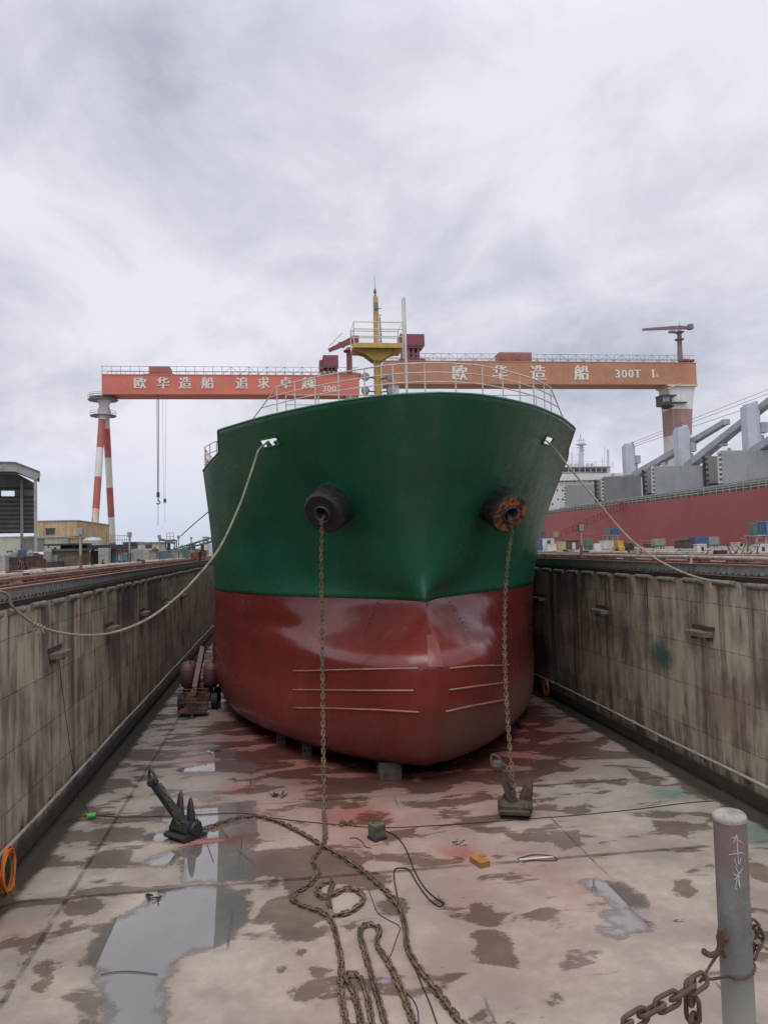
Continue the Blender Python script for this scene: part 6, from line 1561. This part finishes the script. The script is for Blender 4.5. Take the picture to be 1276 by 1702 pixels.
# open shed, its long axis along the line of sight
px0 = -24; D = 84.0; q = qp(62, D); dirv = (q-EYE); dirv.z = 0; dirv.normalize(); rz = math.atan2(dirv.y, dirv.x)-math.pi/2
t = thing('open_shed', 'tall grey open-ended shed at the left edge, slatted back wall', 'shed', q, rz)
S = D/1280; e = lambda y: EYE.z-QZ+(hor(40)-y)*S      # height over the quay of image row y
W_ = 66*S; zr, ze, zb = e(776), e(791), e(881)
M_shed = paint('shed_frame', (.30, .29, .28), .6, var=.25, rust=.15); M_shedin = paint('shed_cladding', (.17, .17, .175), .7, var=.25, scale=.5, dirt=.5)
xr0, xr1 = -62*S, -32*S
mb = MB()
for x in (0, xr0-.1, xr0-4.2): mb.box((x-.15, .2, ze/2), (.34, .4, ze))
mb.box((-.15, 11.5, ze/2), (.34, .4, ze)); mb.box((-26*S, 11.2, ze/2+.3), (.32, .3, ze+.6))
mb.build('column', M_shed, t, local=True)
mb = MB(); mb.prism([(.35, ze), (.35, ze+.35), (xr1, zr+.35), (xr0-3.9, zr+.35), (xr0-3.9, zr-.55), (xr1, zr-.55), (-.1, ze-.45)], (0, -.1, 0), (1, 0, 0), (0, 0, 1), (0, .3, 0)); mb.build('gable_frame', M_shed, t, local=True)
mb = MB(); mb.prism([(.3, ze+.36), (.3, ze+.5), (xr1, zr+.5), (xr0-4, zr+.5), (xr0-4, zr+.36), (xr1, zr+.36)], (0, -.2, 0), (1, 0, 0), (0, 0, 1), (0, 12.2, 0)); mb.build('roof', M_shedin, t, local=True)
mb = MB(); wx0, wx1, wz0, wz1 = -60*S, -38*S, e(813), e(803); yb = 11.4
for x0, x1, za, zc in ((xr0-4, -.3, wz1, ze+.2), (xr0-4, -.3, zb, wz0), (wx1, -.3, wz0, wz1), (xr0-4, wx0, wz0, wz1)): mb.box(((x0+x1)/2, yb, (za+zc)/2), (x1-x0, .08, zc-za))
mb.prism([(-.3, ze+.2), (xr1, zr+.3), (xr0-4, zr+.3), (xr0-4, ze+.2)], (0, yb, 0), (1, 0, 0), (0, 0, 1), (0, .08, 0))
bw = mb.build('back_wall', M_shedin, t, local=True)
for k in range(11):
    z = zb+.05+(ze-zb)*k/11
    if not wz0-.1 < z < wz1+.1: mb = MB(); mb.box(((xr0-4-.3)/2, yb-.12, z), (-.3-xr0+4, .16, .22)); mb.build('batten', M_dark, bw, local=True)
# yellow clad building
D = 118; S = D/1280
def block(name, label, cat, px0, px1, y0, D, mat, dep, corr=0, roof=None, y1=None):
    a = qp((px0+px1)/2, D); w = (px1-px0)*D/1280; zt = EYE.z+(hor((px0+px1)/2)-y0)*D/1280; t = thing(name, label, cat, (a.x, a.y, QZ))
    mb = MB(); mb.box((a.x, a.y+dep/2, (QZ+zt)/2), (w, dep, zt-QZ))
    if corr:
        for x in np.arange(a.x-w/2+corr/2, a.x+w/2, corr): mb.box((x, a.y-.025, (QZ+zt)/2), (corr*.45, .05, zt-QZ-.02))
        for y in np.arange(a.y+corr/2, a.y+dep, corr): mb.box((a.x+w/2+.025, y, (QZ+zt)/2), (.05, corr*.45, zt-QZ-.02))
    b = mb.build('wall', mat, t)
    mb = MB(); mb.box((a.x, a.y+dep/2, zt+.08), (w+.3, dep+.3, .16)); mb.build('roof', roof or mat, t)
    return t, a, w, zt
t, a, w, zt = block('cladded_building', 'cream ribbed metal building right of the open shed', 'building', 62, 127, 866.5, D, M_cream, 22, .55, M_grey)
mb = MB(); px_ = pt(83.5, 884, D=D); mb.box((px_.x, a.y-.06, px_.z), (1.25, .1, .75)); wn = mb.build('window', M_glass, t); mb = MB(); mb.box((px_.x, a.y-.09, px_.z+.5), (1.5, .14, .12)); mb.build('hood', M_dark, wn)
mb = MB(); z_ = pt(90, 893, D=D).z; mb.box((a.x+w*.1, a.y-.5, z_), (w*.9, 1.0, .14)); mb.build('canopy', M_dark, t)
block('outbuilding', 'low whitewashed wall block under the cream building', 'building', 64, 100, 893.5, 100, M_offwhite, 6, 0, M_offwhite)
block('outbuilding', 'low beige block right of the whitewashed block', 'building', 100.5, 131, 895, 104, M_cream, 5, .6, M_grey)
block('outbuilding', 'pale green building seen under the open shed', 'building', -10, 62, 893, 130, paint('pale_green_wall', (.42, .43, .34), .8, var=.2), 8)
block('outbuilding', 'grey box of a building in the mouth of the shed', 'building', 38, 57, 895.5, 92, M_grey, 4)
t, a, w, zt = block('outbuilding', 'dark grey shed left of the small white building', 'building', 205, 229, 902.5, 118, paint('dark_shed', (.10, .10, .11), .7), 8, .5)
t, a, w, zt = block('outbuilding', 'small white building with one window on the open shed quay', 'building', 229.5, 263, 903, 112, M_offwhite, 8, 0, M_grey)
mb = MB(); px_ = pt(247, 908, D=112); mb.box((px_.x, a.y-.04, px_.z), (.9, .08, .5)); mb.build('window', M_glass, t)
block('outbuilding', 'pale block far away beside the green hull', 'building', 337, 344, 893, 180, M_offwhite, 5)
# low buildings and canopies nearer the dock
D = 56; t, a, w, zt = block('hut', 'mossy dark brick hut with flat projecting roof', 'hut', 80, 133, 916, D, paint('mossy_brick', (.15, .125, .09), .85, var=.6, scale=1.5, dirt=.6), 2.5)
mb = MB(); z_ = pt(105, 905, D=D).z
for sx in (-.48, -.1, .3, .48): mb.box((a.x+sx*w, a.y+.1, (zt+z_)/2), (.10, .10, z_-zt-.1))
mb.box((a.x, a.y+1.2, z_), (w*1.14, 3.0, .12)); mb.box((a.x+.3, a.y+1.6, (zt+z_)/2), (w*.8, .06, z_-zt-.13)); mb.build('raised_roof', M_dark, t)
mb = MB(); mb.box((a.x-w*.30, a.y-.03, QZ+.55), (.5, .06, 1.0)); mb.build('door', M_conc, t)
D = 60; a = qp(176, D); w = 80*D/1280; zt = EYE.z+(hor(176)-909)*D/1280
t = thing('canopy', 'dark flat canopy on blue posts beside the striped crane leg', 'canopy', a)
mb = MB(); mb.box((a.x, a.y+1.5, zt+.08), (w, 3, .16)); mb.box((a.x, a.y+.02, zt-.1), (w*.98, .1, .2)); mb.build('roof', M_dark, t)
for s, m in ((-.47, M_dark), (-.28, M_dark), (-.1, M_grey), (.14, M_blue), (.30, M_grey), (.45, M_blue)):
    mb = MB(); mb.box((a.x+s*w, a.y+.4, (QZ+zt)/2), (.22 if m is M_blue else .14, .2, zt-QZ)); mb.build('post', m, t)
mb = MB(); mb.box((a.x-w*.22, a.y+2.6, QZ+.7), (w*.5, .1, 1.3)); mb.build('back_panel', M_dark, t)
mb = MB(); zr2 = zt+.17
for z in (.35, .7): mb.tube([(a.x+.0*w, a.y+.2, zr2+z), (a.x+.5*w, a.y+.2, zr2+z)], .02, 4)
for x in np.linspace(a.x, a.x+.5*w, 12): mb.tube([(x, a.y+.2, zr2), (x, a.y+.2, zr2+.7)], .015, 4)
mb.build('roof_railing', M_steel, t)
def cblock(label, px0, px1, y0, D):
    a = qp((px0+px1)/2, D); w = (px1-px0)*D/1280; zt = EYE.z+(hor((px0+px1)/2)-y0)*D/1280; t = thing('concrete_block', label, 'block', a)
    zm = QZ+(zt-QZ)*.32; mb = MB(); mb.bbox((a.x, a.y+w/2, (zm+zt)/2), (w, w, zt-zm), .03); mb.build('upper_part', M_stand, t)
    mb = MB(); mb.bbox((a.x, a.y+w/2, (QZ+zm)/2), (w*1.01, w*1.01, zm-QZ), .03); mb.build('painted_foot', M_yellow, t)
cblock('pale concrete pillar with yellow foot under the dark canopy', 163.5, 180.5, 911, 57); cblock('pale concrete pillar with yellow foot cut by the left edge', -9, 8.5, 923, 38); cblock('pale pillar with yellow foot before the white building', 266, 275, 911, 92); cblock('short pale pillar with yellow foot behind the second marker post', 238, 247, 914, 80)
cabinet('small white cupboard between the rusty tripod and the hut', 56, 67.5, 926, 949, 48, M_offwhite, 'cupboard', 'cupboard')
cabinet('blue tarpaulin-covered crate in front of the white car', 27, 44, 914, 936, 66, M_blue, 'crate', 'crate')
cabinet('dark low container under the shed, left edge', 9, 24, 926, 944, 47, M_dark, 'container', 'container'); cabinet('rusty brown skip beside the dark container', 68, 82, 922, 940, 60, M_rustred, 'skip', 'skip')
cabinet('brown crate behind the tripod', 12, 26, 915, 935, 70, M_rustred, 'crate', 'crate')
# rusty tripod stand
a = qp(34, 43); t = thing('tripod_stand', 'rusty pyramid-shaped stand on the open shed quay', 'stand', a); ap = a+Vector((0, .3, .98))
for k in range(5):
    w = 2*math.pi*k/5+.3; mb = MB(); mb.tube([ap, a+Vector((.42*math.cos(w), .3+.42*math.sin(w), 0))], .04, 6); mb.build('leg', M_rust, t, smooth=True)
mb = MB(); mb.lathe([(.12, -.1), (.15, 0), (.1, .12)], ap, (0, 0, 1), 10); mb.tube([a+Vector((.22*math.cos(w), .3+.22*math.sin(w), .46)) for w in np.linspace(0, 6.28, 11)[:-1]], .03, 5, closed=True); mb.build('collar', M_rust, t, smooth=True)
# white car, only its roof and windows above the clutter
a = qp(52, 76); t = thing('parked_car', 'white car parked behind the blue crate, windows and roof showing', 'car', a); mb = MB(); L = 4.1
prof = [(-2.05, .25), (-2.05, .62), (-1.9, .74), (-1.1, .82), (.95, .84), (1.9, .72), (2.05, .55), (2.05, .25)]
mb.prism(prof, a+Vector((0, 0, 0)), (1, 0, 0), (0, 0, 1), (0, 1.7, 0)); mb.prism([(-1.35, .8), (-.75, 1.36), (-.3, 1.44), (.6, 1.42), (1.05, 1.18), (1.35, .82)], a+Vector((0, .12, 0)), (1, 0, 0), (0, 0, 1), (0, 1.46, 0)); mb.build('body', paint('car_white', (.66, .67, .68), .25, var=.05, dirt=.05), t)
mb = MB(); mb.prism([(-1.12, .88), (-.68, 1.29), (-.05, 1.35), (-.05, .88)], a+Vector((0, .10, 0)), (1, 0, 0), (0, 0, 1), (0, .015, 0)); mb.prism([(.03, .88), (.03, 1.35), (.55, 1.33), (.9, 1.14), (1.15, .88)], a+Vector((0, .10, 0)), (1, 0, 0), (0, 0, 1), (0, .015, 0)); mb.build('side_window', M_glass, t)
for x in (-1.25, 1.25):
    mb = MB(); mb.lathe([(.18, -.1), (.31, -.09), (.31, .09), (.18, .1)], a+Vector((x, .1, .31)), (0, 1, 0), 16); wh = mb.build('wheel', M_black, t, smooth=True); mb = MB(); mb.lathe([(.18, -.06), (.02, -.09)], a+Vector((x, .1, .31)), (0, 1, 0), 12); mb.build('rim', M_grey, wh)
# small lifting frame and green conveyor truss farther along
a = qp(283, 105); t = thing('lifting_frame', 'small dark portal frame standing on the open shed quay', 'frame', a); S = 105/1280; mb = MB(); zt = EYE.z+(hor(283)-898)*S
for x in (-7*S, 7*S):
    for y in (0, 2): mb.tube([a+Vector((x, y, 0)), Vector((a.x+x, a.y+y, zt))], .08, 5)
mb.box((a.x, a.y+1, zt), (16*S, 2.2, .18)); mb.build('frame', M_dark, t)
mb = MB(); 
for z in (.5, 1.0): mb.tube([(a.x-6*S, a.y, zt+z), (a.x+6*S, a.y, zt+z)], .035, 4)
for x in (-6*S, 0, 6*S): mb.tube([(a.x+x, a.y, zt), (a.x+x, a.y, zt+1)], .035, 4)
mb.build('top_railing', M_grey, t)
t = thing('truss_boom', 'long dark green lattice boom lying on the open shed quay near the hull', 'boom', qp(325, 98)); mb = MB(); p0, p1 = pt(288, 916.5, D=96), pt(366, 897, D=104)
for dz in (0, .62): mb.tube([p0+Vector((0, 0, dz*.4)), p1+Vector((0, 0, dz))], .12, 5)
for k in range(12): mb.tube([p0.lerp(p1, k/12)+Vector((0, 0, 0 if k % 2 else .5)), p0.lerp(p1, (k+1)/12)+Vector((0, 0, .5 if k % 2 else 0))], .07, 4)
mb.build('lattice', M_green, t)
mb = MB(); 
for f in (.2, .6, .95): 
    q = p0.lerp(p1, f); mb.box((q.x, q.y, (q.z+QZ)/2), (.4, .4, q.z-QZ))
mb.build('trestle', M_rust, t)
t = thing('jib_boom', 'grey slanting jib beside the small portal frame', 'boom', qp(272, 104)); mb = MB(); mb.bar(pt(264, 896, D=104), pt(291, 903, D=104), .25, .35); mb.tube([pt(264, 896, D=104), pt(264, 889, D=104)], .08, 5); mb.build('arm', M_steel, t)
mb = MB(); q = pt(280, 900, D=104); mb.box((q.x, q.y+.3, (q.z+QZ)/2), (.4, .4, q.z-QZ)); mb.build('post', M_dark, t)
cabinet('dull green machine body under the lattice boom', 303, 312, 910, 920, 84, M_pgreen, 'machine', 'machine'); cabinet('teal covered machine before the small white building', 222, 238, 913, 926, 82, M_grey, 'machine', 'machine')
a = qp(154, 100); t = thing('water_tank', 'pale round tank right of the cream building', 'tank', a); S = 100/1280; z1 = EYE.z+(hor(154)-893)*S; mb = MB(); mb.lathe([(1.2, QZ), (1.2, z1-.4), (.9, z1-.1), (.2, z1)], (a.x, a.y, 0), (0, 0, 1), 20); mb.build('shell', paint('tank_pale', (.40, .42, .38), .6, rust=.15), t, smooth=True)
mb = MB(); mb.tube([(a.x, a.y, z1), (a.x, a.y, z1+2.6)], .06, 5); mb.build('vent', M_grey, t)
scatter('among the pipes on the quay edge with the cable rack', KP(M_rust, M_pr, M_pw, .85), 150, lambda r_: (lambda y: Vector((WL-r_.uniform(.8, 4.5+y*.04), y, QZ)))(22+75*r_.random()**1.4), 5)
scatter('in the machinery yard beyond the white building', [('crate', M_rustred, 'red', (1.5, 1.2, 1.3)), ('crate', M_stand, 'grey', (1.6, 1.0, 1.1)), ('crate', M_offwhite, 'whitish', (1.8, 1.2, 1.2)), ('gas_bottle', M_rust, 'rusty', (.8, .8, 1.8)), ('bar_offcut', M_pr, 'reddish', (3.5, .4, .4)), ('crate', M_teal, 'teal', (1.2, 1.2, 1.2))], 110, lambda r_: (lambda y: Vector((-(.085*y)-r_.uniform(2, 14), y, QZ)))(r_.uniform(85, 150)), 6)
scatter('in the gear store in front of the open shed', [('crate', M_dark, 'dark', (.8, .7, .8)), ('crate', M_rustred, 'red', (.9, .7, .7)), ('crate', M_rust, 'rusty', (1.0, .8, .9)), ('gas_bottle', M_grey, 'grey', (.4, .4, 1.2)), ('pipe_offcut', M_pw, 'pale', (2.2, .2, .2)), ('valve', M_rust, 'rusty', (.5, .5, .9)), ('bar_offcut', M_pr, 'reddish', (1.6, .12, .12))], 110, lambda r_: (lambda y: Vector((-(.30*y)-r_.uniform(-2, 8), y, QZ)))(r_.uniform(44, 76)), 8)
